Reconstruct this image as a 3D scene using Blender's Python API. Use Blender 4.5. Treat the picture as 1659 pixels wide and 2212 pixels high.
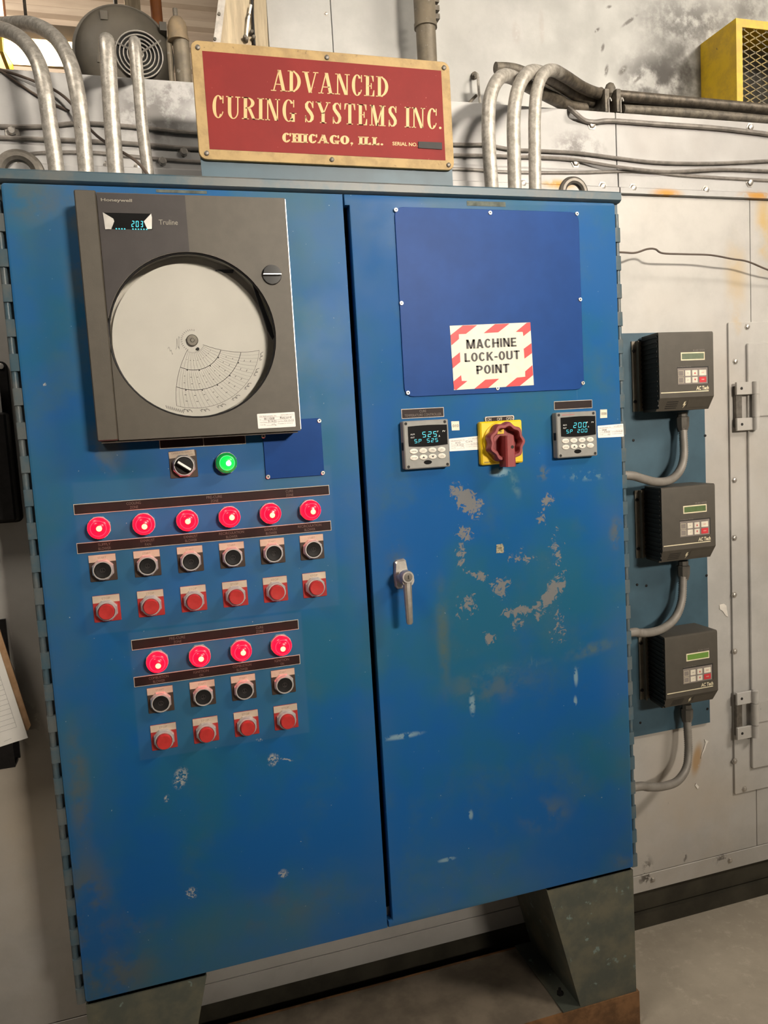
import bpy, bmesh, math, random
from mathutils import Vector, Matrix
random.seed(7)
for o in list(bpy.data.objects): bpy.data.objects.remove(o)
SC = bpy.context.scene
COL = SC.collection

# ------------------------------------------------------------------ camera
F, CX, CY = 1653.6574, 829.5, 1106.0            # focal length and centre in photo pixels (1659 x 2212)
RM = Matrix(((0.9561380320671726, -0.2870261913417022, -0.05844680588870008),
             (-0.08387352742293788, -0.07709532291246755, -0.993489578497256),
             (0.280651554480549, 0.9548153102401002, -0.0977876694617096)))
CAM = Vector((0.21159891, -1.47394102, 1.4319615))
cd = bpy.data.cameras.new('camera'); cam = bpy.data.objects.new('camera', cd); COL.objects.link(cam)
cd.sensor_fit = 'VERTICAL'; cd.sensor_height = 36.0; cd.sensor_width = 27.0
cd.lens = F / 2212 * 36.0; cd.clip_start = 0.05; cd.clip_end = 60
m3 = RM.transposed() @ Matrix(((1, 0, 0), (0, -1, 0), (0, 0, -1)))
cam.matrix_world = Matrix.Translation(CAM) @ m3.to_4x4()
SC.camera = cam

# ------------------------------------------------------------------ world, lamps, exposure
SC.view_settings.view_transform = 'Standard'; SC.view_settings.look = 'None'
SC.view_settings.gamma = 1.0; SC.view_settings.use_curve_mapping = False
SC.view_settings.exposure = 0.0
wd = bpy.data.worlds.new('hall'); SC.world = wd; wd.use_nodes = True
wd.node_tree.nodes['Background'].inputs[0].default_value = (1.0, 0.93, 0.86, 1)
wd.node_tree.nodes['Background'].inputs[1].default_value = 0.055
def area(name, loc, target, sx, sy, watts, col=(1, 0.895, 0.76)):
    l = bpy.data.lights.new(name, 'AREA'); l.shape = 'RECTANGLE'; l.size = sx; l.size_y = sy
    l.energy = watts; l.color = col
    o = bpy.data.objects.new(name, l); COL.objects.link(o); o.location = loc
    o.rotation_euler = (Vector(target) - Vector(loc)).to_track_quat('-Z', 'Y').to_euler()
    return o
# rows of ceiling fixtures of the hall, in front of the oven
area('unseen_hall_lamp', (-1.3, -1.2, 4.3), (0.4, 0.1, 1.0), 1.2, 0.35, 46)
area('unseen_hall_lamp', (3.9, -2.6, 4.2), (1.2, 0.2, 0.8), 1.2, 0.35, 120)
area('unseen_front_lamp', (2.5, -6.0, 3.15), (0.90, 0.3, 2.0), 1.0, 0.35, 22.5).data.spread = math.radians(35)   # unseen lamp across the hall, beam narrowed to keep the cabinet foot dim
area('unseen_hall_lamp', (-1.0, 4.6, 5.2), (-0.8, 6.6, 3.4), 1.2, 0.35, 150)                                    # unseen lamp added to brighten the far wall behind the oven

# ------------------------------------------------------------------ pixel -> place on a known plane
def ray(u, v): return RM.transposed() @ Vector(((u - CX) / F, (v - CY) / F, 1.0))
def P(u, v, y):
    d = ray(u, v); return CAM + d * ((y - CAM.y) / d.y)
def PX(u, v, x):
    d = ray(u, v); return CAM + d * ((x - CAM.x) / d.x)
def crop(ox, oy, s):                      # zoomed-crop pixel -> photo pixel
    return lambda a, b: (ox + a / s, oy + b / s)

# ------------------------------------------------------------------ mesh helpers
class MB:
    def __init__(s): s.v = []; s.f = []
    def add(s, vs, fs):
        b = len(s.v); s.v += [tuple(p) for p in vs]; s.f += [tuple(i + b for i in f) for f in fs]; return s
    def box(s, x0, x1, y0, y1, z0, z1):
        return s.add([(x0,y0,z0),(x1,y0,z0),(x1,y1,z0),(x0,y1,z0),(x0,y0,z1),(x1,y0,z1),(x1,y1,z1),(x0,y1,z1)],
                     [(3,2,1,0),(4,5,6,7),(0,1,5,4),(1,2,6,5),(2,3,7,6),(3,0,4,7)])
    def loops(s, L, cap0=True, cap1=True, closed=True):
        n = len(L[0]); vs = [p for l in L for p in l]; fs = []
        for k in range(len(L) - 1):
            for i in range(n if closed else n - 1):
                j = (i + 1) % n; fs.append((k*n+i, k*n+j, (k+1)*n+j, (k+1)*n+i))
        if cap0: fs.append(tuple(range(n))[::-1])
        if cap1: fs.append(tuple((len(L)-1)*n + i for i in range(n)))
        return s.add(vs, fs)
    def lathe(s, cx, cz, prof, n=24, rot=0.0, cap0=True, cap1=True):      # axis along y, prof [(radius, y)]
        L = [[(cx + max(r, 1e-5)*math.cos(2*math.pi*i/n+rot), y, cz + max(r, 1e-5)*math.sin(2*math.pi*i/n+rot)) for i in range(n)] for r, y in prof]
        return s.loops(L, cap0, cap1)
    def lathez(s, cx, cy, prof, n=24):                                  # axis along z, prof [(radius, z)]
        return s.loops([[(cx + max(r, 1e-5)*math.cos(2*math.pi*i/n), cy + max(r, 1e-5)*math.sin(2*math.pi*i/n), z) for i in range(n)] for r, z in prof])
    def slab(s, x0, x1, z0, z1, r, prof, n=5):                           # rounded rectangle, prof [(y, inset)] from back to front
        return s.loops([[(x, y, z) for x, z in rrect(x0+i, x1-i, z0+i, z1-i, max(r-i, .0002), n)] for y, i in prof])
    def prism(s, poly, y0, y1):                                          # polygon in x,z
        return s.loops([[(x, y1, z) for x, z in poly], [(x, y0, z) for x, z in poly]])
    def prism3(s, pts, d):                                               # polygon of 3-d points pushed by vector d
        d = Vector(d); return s.loops([[tuple(Vector(p) + d) for p in pts], [tuple(p) for p in pts]])
    def tube(s, path, r, n=10, cap=True):
        path = [Vector(p) for p in path]; rr = r if isinstance(r, (list, tuple)) else [r]*len(path)
        T = []
        for i in range(len(path)):
            a = path[max(i-1, 0)]; b = path[min(i+1, len(path)-1)]; T.append((b - a).normalized())
        up = Vector((0, 0, 1)) if abs(T[0].z) < .9 else Vector((1, 0, 0))
        u = T[0].cross(up).normalized(); L = []
        for i, p in enumerate(path):
            if i:
                u = (u - T[i] * u.dot(T[i])).normalized()
            w = T[i].cross(u)
            L.append([tuple(p + (u*math.cos(2*math.pi*k/n) + w*math.sin(2*math.pi*k/n))*rr[i]) for k in range(n)])
        return s.loops(L, cap, cap)
    def torus(s, c, R, r, axis='y', n=28, m=10, a0=0, a1=2*math.pi):
        full = abs(a1-a0-2*math.pi) < 1e-6; L = []
        N = n if full else n + 1
        for i in range(N):
            a = a0 + (a1-a0)*i/n; ring = []
            for k in range(m):
                b = 2*math.pi*k/m; q = R + r*math.cos(b); h = r*math.sin(b)
                if axis == 'y': ring.append((c[0]+q*math.cos(a), c[1]+h, c[2]+q*math.sin(a)))
                else: ring.append((c[0]+q*math.cos(a), c[1]+q*math.sin(a), c[2]+h))
            L.append(ring)
        if full: L.append(L[0])
        return s.loops(L, not full, not full)
    def hole_plate(s, x0, x1, z0, z1, cx, cz, r, y0, y1, n=72):
        def edge(a):
            c, q = math.cos(a), math.sin(a); t = 1e9
            if c > 1e-9: t = min(t, (x1-cx)/c)
            if c < -1e-9: t = min(t, (x0-cx)/c)
            if q > 1e-9: t = min(t, (z1-cz)/q)
            if q < -1e-9: t = min(t, (z0-cz)/q)
            return cx + t*c, cz + t*q
        A = sorted([2*math.pi*i/n for i in range(n)] + [math.atan2(zz-cz, xx-cx) % (2*math.pi) for xx in (x0, x1) for zz in (z0, z1)])
        inn = [(cx+r*math.cos(a), cz+r*math.sin(a)) for a in A]; out = [edge(a) for a in A]
        L = [[(x, y1, z) for x, z in inn], [(x, y0, z) for x, z in inn], [(x, y0, z) for x, z in out], [(x, y1, z) for x, z in out]]
        L.append(L[0]); return s.loops(L, False, False)
def rrect(x0, x1, z0, z1, r, n=5):
    pts = []
    for cx, cz, a in ((x1-r, z1-r, 0), (x0+r, z1-r, 90), (x0+r, z0+r, 180), (x1-r, z0+r, 270)):
        for i in range(n):
            t = math.radians(a + 90*i/(n-1)); pts.append((cx + r*math.cos(t), cz + r*math.sin(t)))
    return pts
def smooth_path(pts, k=6):                                               # Catmull-Rom
    pts = [Vector(p) for p in pts]; out = []
    for i in range(len(pts)-1):
        a = pts[max(i-1, 0)]; b = pts[i]; c = pts[i+1]; d = pts[min(i+2, len(pts)-1)]
        for j in range(k):
            t = j/k; out.append(0.5*((2*b) + (c-a)*t + (2*a-5*b+4*c-d)*t*t + (3*b-a-3*c+d)*t**3))
    out.append(pts[-1]); return out
def obj(name, mb, mat, parent=None, smooth=True, kind=None, angle=35):
    me = bpy.data.meshes.new(name); 
    off = Vector((0, 0, 0))
    if parent is not None:
        p = parent
        while p: off += Vector(p.location); p = p.parent
    me.from_pydata([(a-off.x, b-off.y, c-off.z) for a, b, c in mb.v], [], mb.f)
    me.materials.append(mat); 
    bm = bmesh.new(); bm.from_mesh(me); bmesh.ops.recalc_face_normals(bm, faces=bm.faces); bm.to_mesh(me); bm.free()
    if smooth:
        me.polygons.foreach_set('use_smooth', [True]*len(me.polygons)); me.set_sharp_from_angle(angle=math.radians(angle))
    me.update()
    o = bpy.data.objects.new(name, me); COL.objects.link(o)
    if parent is not None: o.parent = parent
    if kind: o['kind'] = kind
    return o
def empty(name, loc, parent=None):
    o = bpy.data.objects.new(name, None); COL.objects.link(o); o.location = loc; o.empty_display_size = .05
    if parent is not None: o.parent = parent
    return o
def tag(o, label, cat, group=None):
    o['label'] = label; o['category'] = cat
    if group: o['group'] = group
    return o
def thing(name, loc, label, cat, group=None): return tag(empty(name, loc), label, cat, group)
def single(name, mb, mat, label, cat, group=None, smooth=True): return tag(obj(name, mb, mat, None, smooth), label, cat, group)
def tree(o): return [o] + [q for c in o.children for q in tree(c)]
def copy_tree(o, parent=None):
    c = o.copy(); COL.objects.link(c); c.parent = parent
    for ch in [q for q in bpy.data.objects if q.parent == o]: copy_tree(ch, c)
    return c

# ------------------------------------------------------------------ material helpers
def sl(*c):                                                              # sRGB 0-255 -> linear
    return tuple((x/255/12.92 if x/255 <= .04045 else ((x/255+.055)/1.055)**2.4) for x in c)
class MT:
    def __init__(s, name):
        s.m = bpy.data.materials.new(name); s.m.use_nodes = True; s.nt = s.m.node_tree
        s.b = s.nt.nodes['Principled BSDF']; s.pos = None
    def n(s, t, **kw):
        nd = s.nt.nodes.new(t)
        for k, v in kw.items(): setattr(nd, k, v)
        return nd
    def put(s, a, b): s.nt.links.new(a, b)
    def setin(s, inp, v):
        if hasattr(v, 'is_linked') or isinstance(v, bpy.types.NodeSocket): s.put(v, inp)
        else: inp.default_value = v
    def P(s):
        if s.pos is None: s.pos = s.n('ShaderNodeNewGeometry').outputs['Position']
        return s.pos
    def noise(s, scale, detail=4, rough=.6, vec=None, stretch=None, dist=0.0):
        nd = s.n('ShaderNodeTexNoise'); nd.inputs['Scale'].default_value = scale; nd.inputs['Detail'].default_value = detail
        nd.inputs['Roughness'].default_value = rough; nd.inputs['Distortion'].default_value = dist
        v = vec or s.P()
        if stretch: v = s.vm('MULTIPLY', v, stretch)
        s.put(v, nd.inputs['Vector']); return nd.outputs['Fac']
    def vm(s, op, a, b=None):
        nd = s.n('ShaderNodeVectorMath', operation=op); s.setin(nd.inputs[0], a)
        if b is not None: s.setin(nd.inputs[1], b)
        return nd.outputs['Value'] if op == 'LENGTH' else nd.outputs['Vector']
    def ma(s, op, a, b=0.0):
        nd = s.n('ShaderNodeMath', operation=op); s.setin(nd.inputs[0], a); s.setin(nd.inputs[1], b); return nd.outputs[0]
    def mr(s, v, a, b, c=0.0, d=1.0):
        nd = s.n('ShaderNodeMapRange'); nd.interpolation_type = 'SMOOTHSTEP'
        s.put(v, nd.inputs[0])
        for i, q in enumerate((a, b, c, d)): nd.inputs[i+1].default_value = q
        return nd.outputs[0]
    def mix(s, f, a, b):
        nd = s.n('ShaderNodeMix', data_type='RGBA')
        s.setin(nd.inputs[0], f)
        for i, q in ((6, a), (7, b)):
            if isinstance(q, (tuple, list)): nd.inputs[i].default_value = (*q[:3], 1)
            else: s.put(q, nd.inputs[i])
        return nd.outputs[2]
    def ell(s, cx, cz, rx, rz, rot=0, soft=.55):
        v = s.vm('SUBTRACT', s.P(), (cx, 0, cz))
        if rot:
            r = s.n('ShaderNodeVectorRotate', rotation_type='Y_AXIS'); s.put(v, r.inputs['Vector']); r.inputs['Angle'].default_value = math.radians(-rot); v = r.outputs[0]
        return s.mr(s.vm('LENGTH', s.vm('MULTIPLY', v, (1/rx, 0, 1/rz))), 1.0, soft)
    def rect(s, x0, x1, z0, z1, soft=.96):
        v = s.vm('ABSOLUTE', s.vm('MULTIPLY', s.vm('SUBTRACT', s.P(), ((x0+x1)/2, 0, (z0+z1)/2)), (2/(x1-x0), 0, 2/(z1-z0))))
        sp = s.n('ShaderNodeSeparateXYZ'); s.put(v, sp.inputs[0])
        return s.mr(s.ma('MAXIMUM', sp.outputs[0], sp.outputs[2]), 1.0, soft)
    def bump(s, h, strength=.2, dist=.002):
        b = s.n('ShaderNodeBump'); b.inputs['Strength'].default_value = strength; b.inputs['Distance'].default_value = dist
        s.put(h, b.inputs['Height']); s.put(b.outputs[0], s.b.inputs['Normal'])
    def done(s, col=None, rough=None, metal=0.0, spec=.5):
        if col is not None:
            if isinstance(col, (tuple, list)): s.b.inputs['Base Color'].default_value = (*col[:3], 1)
            else: s.put(col, s.b.inputs['Base Color'])
        if rough is not None: s.setin(s.b.inputs['Roughness'], rough)
        s.b.inputs['Metallic'].default_value = metal; s.b.inputs['Specular IOR Level'].default_value = spec
        return s.m
def plain(name, c, rough=.5, metal=0.0, spec=.5, var=.12, scale=25, bump=0.0, bscale=200):
    m = MT(name); f = m.mr(m.noise(scale), .3, .7)
    col = m.mix(f, tuple(x*(1-var) for x in c), tuple(min(1, x*(1+var)) for x in c))
    if bump: m.bump(m.noise(bscale, 2), bump, .001)
    return m.done(col, rough, metal, spec)
def glow(name, c, strength, base=(.02, .02, .02)):
    m = MT(name); m.b.inputs['Emission Color'].default_value = (*c, 1); m.b.inputs['Emission Strength'].default_value = strength
    f = m.mr(m.noise(60), .3, .7); return m.done(m.mix(f, base, tuple(x*1.2 for x in base)), .25)
M = {}
# ------------------------------------------------------------------ materials
BLUE = (0.004, 0.086, 0.285); GREY = (0.105, 0.125, 0.125); RESID = (0.165, 0.170, 0.175)
def door_paint(name, extra):
    m = MT(name)
    col = m.mix(m.mr(m.noise(2.6, 4), .40, .64), BLUE, (0.010, 0.102, 0.190))
    col = m.mix(m.ma('MULTIPLY', m.mr(m.noise(5.5, 5, .65), .50, .72), .55), col, (0.034, 0.108, 0.155))      # chalky veil
    for (cx, cz, rx, rz, k, n0) in ((.6, 1.95, 1.1, .34, .75, 2.5), (.6, .36, 1.0, .30, .70, 2.5), (.0, 1.1, .13, 1.0, .45, 4), (1.2, 1.1, .10, .9, .40, 4), (.6, 1.15, .07, .9, .35, 5)):   # grime film toward the edges; the top band is glare haze painted in grey
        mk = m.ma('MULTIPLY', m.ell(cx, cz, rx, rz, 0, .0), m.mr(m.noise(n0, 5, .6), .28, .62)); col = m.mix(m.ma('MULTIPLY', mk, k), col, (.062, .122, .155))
    col = extra(m, col)
    col = m.mix(m.mr(m.noise(160, 2, .5), .74, .78), col, (.30, .36, .40))                                     # pin specks
    scr = m.ma('MULTIPLY', m.mr(m.noise(40, 3, .6, stretch=(1, 1, .12)), .68, .74), m.mr(m.noise(4, 2), .5, .6))
    col = m.mix(m.ma('MULTIPLY', scr, .45), col, (.16, .26, .33))
    m.bump(m.noise(380, 2), .05, .0006)
    return m.done(col, m.mr(m.noise(6, 4), .3, .7, .42, .58), 0, .20)
def px2(u, v, y=0): p = P(u, v, y); return p.x, p.z
def right_wear(m, col):
    K = crop(800, 1000, 2.765)
    def spot(a, b, ra, rb, rot=0, sc=60, lo=.5, hi=.54, c=RESID, k=1.0, soft=.2):
        x, z = px2(*K(a, b)); q = .00105/2.765
        e = m.ell(x, z, ra*q*1.25, rb*q*1.25, rot, 0.0)
        mk = m.ma('MULTIPLY', m.mr(m.ma('ADD', m.noise(sc, 6, .70, dist=.8), m.ma('MULTIPLY', e, .24)), lo+.165, hi+.165), m.mr(e, .02, .10))
        if k < 1: mk = m.ma('MULTIPLY', m.ell(x, z, ra*q, rb*q, rot, .1), m.mr(m.noise(sc, 4, .62), lo, hi))
        return m.mix(m.ma('MULTIPLY', mk, k), col, c)
    col = spot(1330, 1110, 260, 60, -8, 20, .40, .60, (.085, .13, .12), .7)
    col = spot(435, 1030, 55, 420, 0, 18, .38, .6, (.075, .115, .10), .75)
    col = spot(800, 1230, 420, 40, -3, 30, .45, .65, (.08, .16, .20), .5)
    col = spot(580, 225, 125, 70, 48, 70, .40, .43)
    col = spot(560, 425, 90, 60, 20, 75, .50, .53)
    col = spot(1055, 230, 70, 60, -40, 60, .50, .53)
    col = spot(1020, 320, 40, 60, 0, 80, .50, .53)
    col = spot(900, 560, 150, 60, 15, 80, .54, .57)
    col = spot(1110, 520, 80, 170, 0, 70, .54, .57)
    col = spot(545, 560, 45, 110, 0, 80, .50, .54)
    col = spot(650, 670, 120, 40, 20, 70, .53, .56)
    col = spot(780, 750, 90, 90, 40, 65, .50, .53)
    col = spot(1075, 790, 175, 55, -50, 60, .42, .45)
    col = spot(900, 880, 150, 50, -6, 60, .48, .51)
    col = spot(585, 850, 100, 100, 30, 60, .52, .55)
    col = spot(1120, 970, 90, 220, 0, 70, .56, .59)
    col = spot(880, 960, 80, 60, 0, 70, .54, .57)
    col = spot(715, 1045, 60, 60, 0, 60, .50, .53)
    col = spot(1030, 60, 60, 60, 0, 40, .45, .55, (.09, .12, .12), .8)
    col = spot(865, 130, 40, 110, -15, 30, .40, .6, (.10, .20, .24), .7)
    col = spot(1300, 75, 190, 40, 0, 60, .50, .6, (.13, .24, .28), .8)
    col = spot(1470, 420, 70, 130, 0, 25, .45, .6, (.10, .11, .10), .8)
    col = spot(175, 640, 110, 260, 0, 20, .40, .65, (.05, .09, .11), .7)
    K2 = (1025, 1522)
    for (u, v, ra, rb) in ((1020, 1520, 9, 32), (1244, 1462, 7, 26), (1243, 1515, 6, 16), (1017, 1760, 7, 14), (965, 1857, 26, 6), (1080, 1020, 30, 12), (870, 1590, 55, 8)):
        x, z = px2(u, v); mk = m.ma('MULTIPLY', m.ell(x, z, ra*.00105, rb*.00105, 0, .3), m.mr(m.noise(50, 3), .42, .5)); col = m.mix(m.ma('MULTIPLY', mk, .8), col, (.20, .32, .38))
    for (u, v, ra, rb) in ((1060, 1480, 150, 60), (1350, 1850, 60, 40), (1180, 1760, 90, 60)):
        x, z = px2(u, v); mk = m.ma('MULTIPLY', m.ell(x, z, ra*.001, rb*.001, 0, .2), m.mr(m.noise(14, 4), .42, .62)); col = m.mix(m.ma('MULTIPLY', mk, .55), col, (.085, .12, .115))
    return col
def left_wear(m, col):
    for (x0, x1, z0, z1) in ((.062, .545, 1.10, 1.385), (.135, .465, .850, 1.10)):          # later coat of paint behind the switches
        col = m.mix(m.ma('MULTIPLY', m.rect(x0, x1, z0, z1, .965), .34), col, (0.045, 0.125, 0.245))
    for (u, v, ra, rb, k) in ((180, 600, 40, 260, .6), (170, 1700, 30, 160, .7), (190, 1960, 60, 160, .8), (240, 2110, 130, 70, .8), (300, 1990, 60, 60, .4), (620, 1960, 200, 60, .3), (230, 960, 45, 80, .7), (70, 430, 80, 60, .6)):
        x, z = px2(u, v); mk = m.ma('MULTIPLY', m.ell(x, z, ra*.001, rb*.001, 0, .2), m.mr(m.noise(13, 5, .65), .40, .60)); col = m.mix(m.ma('MULTIPLY', mk, k), col, (.085, .105, .10))
    for (u, v, ra, rb) in ((414, 1929, 15, 14), (612, 1887, 13, 11), (590, 1641, 14, 16), (390, 1680, 16, 26), (620, 1641, 18, 3), (360, 1725, 6, 10), (95, 830, 5, 4), (560, 1598, 8, 4)):
        x, z = px2(u, v); mk = m.ma('MULTIPLY', m.ell(x, z, ra*.0010, rb*.0010, 20, .5), m.mr(m.noise(130, 4, .7, dist=1.5), .47, .56)); col = m.mix(m.ma('MULTIPLY', mk, .85), col, (.34, .35, .33))
    return col
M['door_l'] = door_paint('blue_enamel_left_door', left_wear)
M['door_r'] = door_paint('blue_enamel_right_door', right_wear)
m = MT('blue_enamel_body'); c = m.mix(m.mr(m.noise(9, 5, .65), .40, .62), (.052, .095, .122), (.105, .118, .118)); m.bump(m.noise(300, 2), .05, .0006)
M['body'] = m.done(c, .42, 0, .45)
m = MT('grey_green_leg_paint'); c = m.mix(m.mr(m.noise(12, 5, .65), .38, .66), (.066, .074, .060), (.118, .112, .078)); c = m.mix(m.mr(m.noise(30, 4), .62, .68), c, (.15, .20, .18))
M['leg'] = m.done(c, .5)
M['plate_blue'] = plain('blue_grey_plate_paint', (.046, .092, .125), .45, 0, .4, .18, 8)
M['cover_blue'] = plain('royal_blue_cover_plastic', (.009, .052, .215), .40, 0, .08, .10, 7, .03, 500)
M['black_gap'] = plain('dark_interior', (.008, .008, .009), .8)
# oven sheet metal, painted silver-white, dirty
def oven(name, base, soot, k=.6, extra=None):
    m = MT(name); c = m.mix(m.mr(m.noise(5, 6, .65), .35, .7), base, tuple(x*.82 for x in base))
    c = m.mix(m.ma('MULTIPLY', m.mr(m.noise(2.2, 4, .6), .50, .75), k), c, soot)
    c = m.mix(m.mr(m.noise(70, 4, .7, stretch=(1, 1, .35)), .70, .78), c, tuple(x*.45 for x in base))
    if extra: c = extra(m, c)
    m.bump(m.noise(18, 5, .6), .20, .004)
    return m.done(c, m.mr(m.noise(8), .3, .7, .42, .6), .10, .3)
def band_marks(m, c):                                                     # rust bleeding from the flange joint
    for (u, v, ra, rb) in ((1205, 400, 55, 14), (1435, 420, 50, 14), (1630, 425, 60, 14)):
        p = P(u, v, .3); mk = m.ma('MULTIPLY', m.ell(p.x, p.z, ra*.00135, rb*.00135, 0, .1), m.mr(m.noise(30, 4), .35, .55)); c = m.mix(mk, c, (.50, .25, .045))
    for (u, v, ra, rb) in ((330, 250, 110, 70), (380, 200, 60, 30), (1250, 320, 90, 50)):
        p = P(u, v, .3); mk = m.ma('MULTIPLY', m.ell(p.x, p.z, ra*.0012, rb*.0012, 0, .1), m.mr(m.noise(22, 5, .7), .42, .6)); c = m.mix(m.ma('MULTIPLY', mk, .75), c, (.13, .12, .115))
    return c
def main_marks(m, c):
    for (u, v, ra, rb, k) in ((1590, 600, 40, 120, .5), (1650, 500, 30, 130, .9), (1590, 690, 14, 40, .9)):
        p = P(u, v, .3); mk = m.ma('MULTIPLY', m.ell(p.x, p.z, ra*.00135, rb*.00135, 0, .1), m.mr(m.noise(9, 4), .35, .6)); c = m.mix(m.ma('MULTIPLY', mk, k), c, (.52, .36, .14))
    for (u, v, ra, rb, k) in ((1500, 1800, 260, 200, .7), (60, 1800, 150, 420, .7), (1450, 1500, 150, 200, .35)):          # tan grime low on the sheet
        p = P(u, v, .3); mk = m.ma('MULTIPLY', m.ell(p.x, p.z, ra*.0014, rb*.0014, 0, .0), m.mr(m.noise(3, 4), .25, .60)); c = m.mix(m.ma('MULTIPLY', mk, k), c, (.46, .385, .285))
    for (u, v, ra, rb) in ((1395, 1898, 35, 28), (1400, 1880, 20, 45), (1560, 1855, 30, 20), (1480, 1850, 8, 30), (40, 1560, 45, 60)):
        p = P(u, v, .3); mk = m.ma('MULTIPLY', m.ell(p.x, p.z, ra*.00125, rb*.00125, 0, .1), m.mr(m.noise(45, 4), .48, .58)); c = m.mix(m.ma('MULTIPLY', mk, .8), c, (.07, .06, .05))
    p = P(1505, 1640, .3); mk = m.ma('MULTIPLY', m.ell(p.x, p.z, .022, .065, 12, .3), m.mr(m.noise(25, 4), .38, .46)); c = m.mix(mk, c, (.40, .27, .15))   # flaked patch
    return c
OV = (.46, .455, .45); OVS = (.34, .32, .305)
M['oven_band'] = oven('oven_flange_sheet', OV, OVS, .75, band_marks)
M['oven_main'] = oven('oven_side_sheet', (.51, .495, .47), (.44, .40, .35), .6, main_marks)
def upper_marks(m, c):
    for (u, v, ra, rb, k, n0) in ((1475, 165, 95, 95, 1.3, 4), (1440, 170, 150, 90, 1, 14), (1500, 60, 190, 90, .8, 25), (1400, 185, 90, 60, .7, 14), (1620, 20, 110, 70, .55, 20)):
        p = P(u, v, .65); mk = m.ma('MULTIPLY', m.ell(p.x, p.z, ra*.0016, rb*.0016, 0, .05), m.mr(m.noise(n0, 5, .65), .33, .60)); c = m.mix(m.ma('MULTIPLY', mk, k), c, (.075, .07, .066))
    for (u, v, ra, rb, rot) in ((1290, 65, 10, 4, -40), (1345, 152, 18, 8, -45), (1310, 152, 6, 16, 15), (1380, 168, 24, 5, -40), (1315, 15, 10, 4, -20), (1170, 60, 8, 45, 0), (1115, 70, 12, 30, 0), (1302, 103, 5, 12, 20), (1360, 45, 30, 5, -35)):
        p = P(u, v, .65); mk = m.ma('MULTIPLY', m.ell(p.x, p.z, ra*.0015, rb*.0015, rot, .3), m.mr(m.noise(60, 3), .36, .5)); c = m.mix(m.ma('MULTIPLY', mk, .8 if rot else .22), c, (.10, .09, .08) if rot else (.30, .22, .19))
    return c
M['oven_upper'] = oven('oven_upper_sheet', (.47, .47, .455), (.38, .375, .355), .5, upper_marks)
M['flake'] = plain('curled_paint_flake', (.72, .68, .62), .6)
M['base_dark'] = plain('dark_oven_base_steel', (.045, .040, .028), .65, 0, .3, .3, 10)
m = MT('worn_concrete'); c = m.mix(m.mr(m.noise(3, 6, .65), .35, .65), (.46, .405, .325), (.36, .315, .25)); c = m.mix(m.mr(m.noise(26, 5, .7), .52, .80), c, (.55, .49, .40))
m.bump(m.noise(90, 4), .12, .003); M['concrete'] = m.done(c, .62)
M['grout'] = plain('shade_toned_grout', (.17, .14, .105), .7, 0, .3, .22, 14)  # plinth top coloured darker to carry the shade under the cabinet
m = MT('rusty_brown_steel'); c = m.mix(m.mr(m.noise(14, 5, .65), .38, .62), (.110, .052, .018), (.235, .115, .045)); c = m.mix(m.mr(m.noise(40, 4, .7, stretch=(.4, 1, 1.6)), .66, .72), c, (.42, .33, .22))
M['rust'] = m.done(c, .6)
m = MT('far_wall_siding'); c = m.mix(m.mr(m.noise(2, 5, .6, stretch=(.4, 1, 3)), .35, .65), (.42, .34, .26), (.32, .25, .19)); M['siding'] = m.done(c, .6)
m = MT('galvanized_conduit'); c = m.mix(m.mr(m.noise(90, 4, .7), .35, .68), (.36, .335, .295), (.58, .55, .50)); c = m.mix(m.mr(m.noise(220, 3), .66, .70), c, (.16, .14, .12)); m.bump(m.noise(260, 3), .15, .001)
M['galv'] = m.done(c, .42, .55)
m = MT('oily_galvanized_conduit'); c = m.mix(m.mr(m.noise(90, 4, .7), .35, .68), (.34, .315, .275), (.54, .51, .46)); sy = m.n('ShaderNodeSeparateXYZ'); m.put(m.P(), sy.inputs[0])
c = m.mix(m.mr(m.ma('ADD', sy.outputs[1], m.ma('MULTIPLY', m.noise(20, 5, .7), .08)), .185, .235), c, m.mix(m.mr(m.noise(45, 5, .7), .35, .65), (.060, .050, .038), (.150, .125, .095)))   # oil and lint where the pipes lie over the ledge
m.bump(m.noise(200, 4), .3, .0015); M['galv_oily'] = m.done(c, .5, .4)
m = MT('grimy_conduit'); c = m.mix(m.mr(m.noise(45, 5, .7), .35, .65), (.085, .075, .060), (.19, .165, .13)); m.bump(m.noise(160, 4), .3, .002); M['grime'] = m.done(c, .6, .25)
M['flex'] = plain('flexible_conduit_jacket', (.24, .22, .195), .5, .1, .5, .12, 30)
M['fitting'] = plain('dark_cast_fitting', (.115, .105, .090), .5, .3)
M['cable'] = plain('grey_cable_jacket', (.22, .20, .18), .45, .1, .5, .25, 40)
M['wire'] = plain('thin_brown_wire', (.10, .075, .06), .5)
M['steel'] = plain('zinc_steel', (.50, .47, .43), .38, .75, .5, .15, 60)
M['steel_dk'] = plain('dark_steel', (.16, .145, .125), .45, .6, .5, .2, 60)
M['chrome'] = plain('bright_nickel', (.66, .63, .59), .30, .55, .5, .06, 60)
M['screw'] = plain('nickel_screw', (.62, .60, .56), .3, .8)
M['hole'] = plain('screw_recess', (.01, .009, .008), .7)
M['black'] = plain('black_plastic', (.012, .011, .011), .45, 0, .2, .2, 60, .05)
M['gloss_black'] = plain('gloss_black_plastic', (.010, .010, .010), .12, 0, .6)
M['rec'] = plain('brown_grey_instrument_enamel', (.078, .068, .053), .50, 0, .35, .06, 40, .10, 900)
M['rec_dk'] = plain('charcoal_instrument_panel', (.040, .034, .033), .5, 0, .3, .08, 40, .06, 900)
M['rec_in'] = plain('pale_instrument_interior', (.62, .59, .54), .55)
M['print'] = plain('pale_print', (.24, .22, .18), .6)
M['paper'] = plain('white_paper', (.74, .72, .68), .7, 0, .2, .03, 15)
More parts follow.
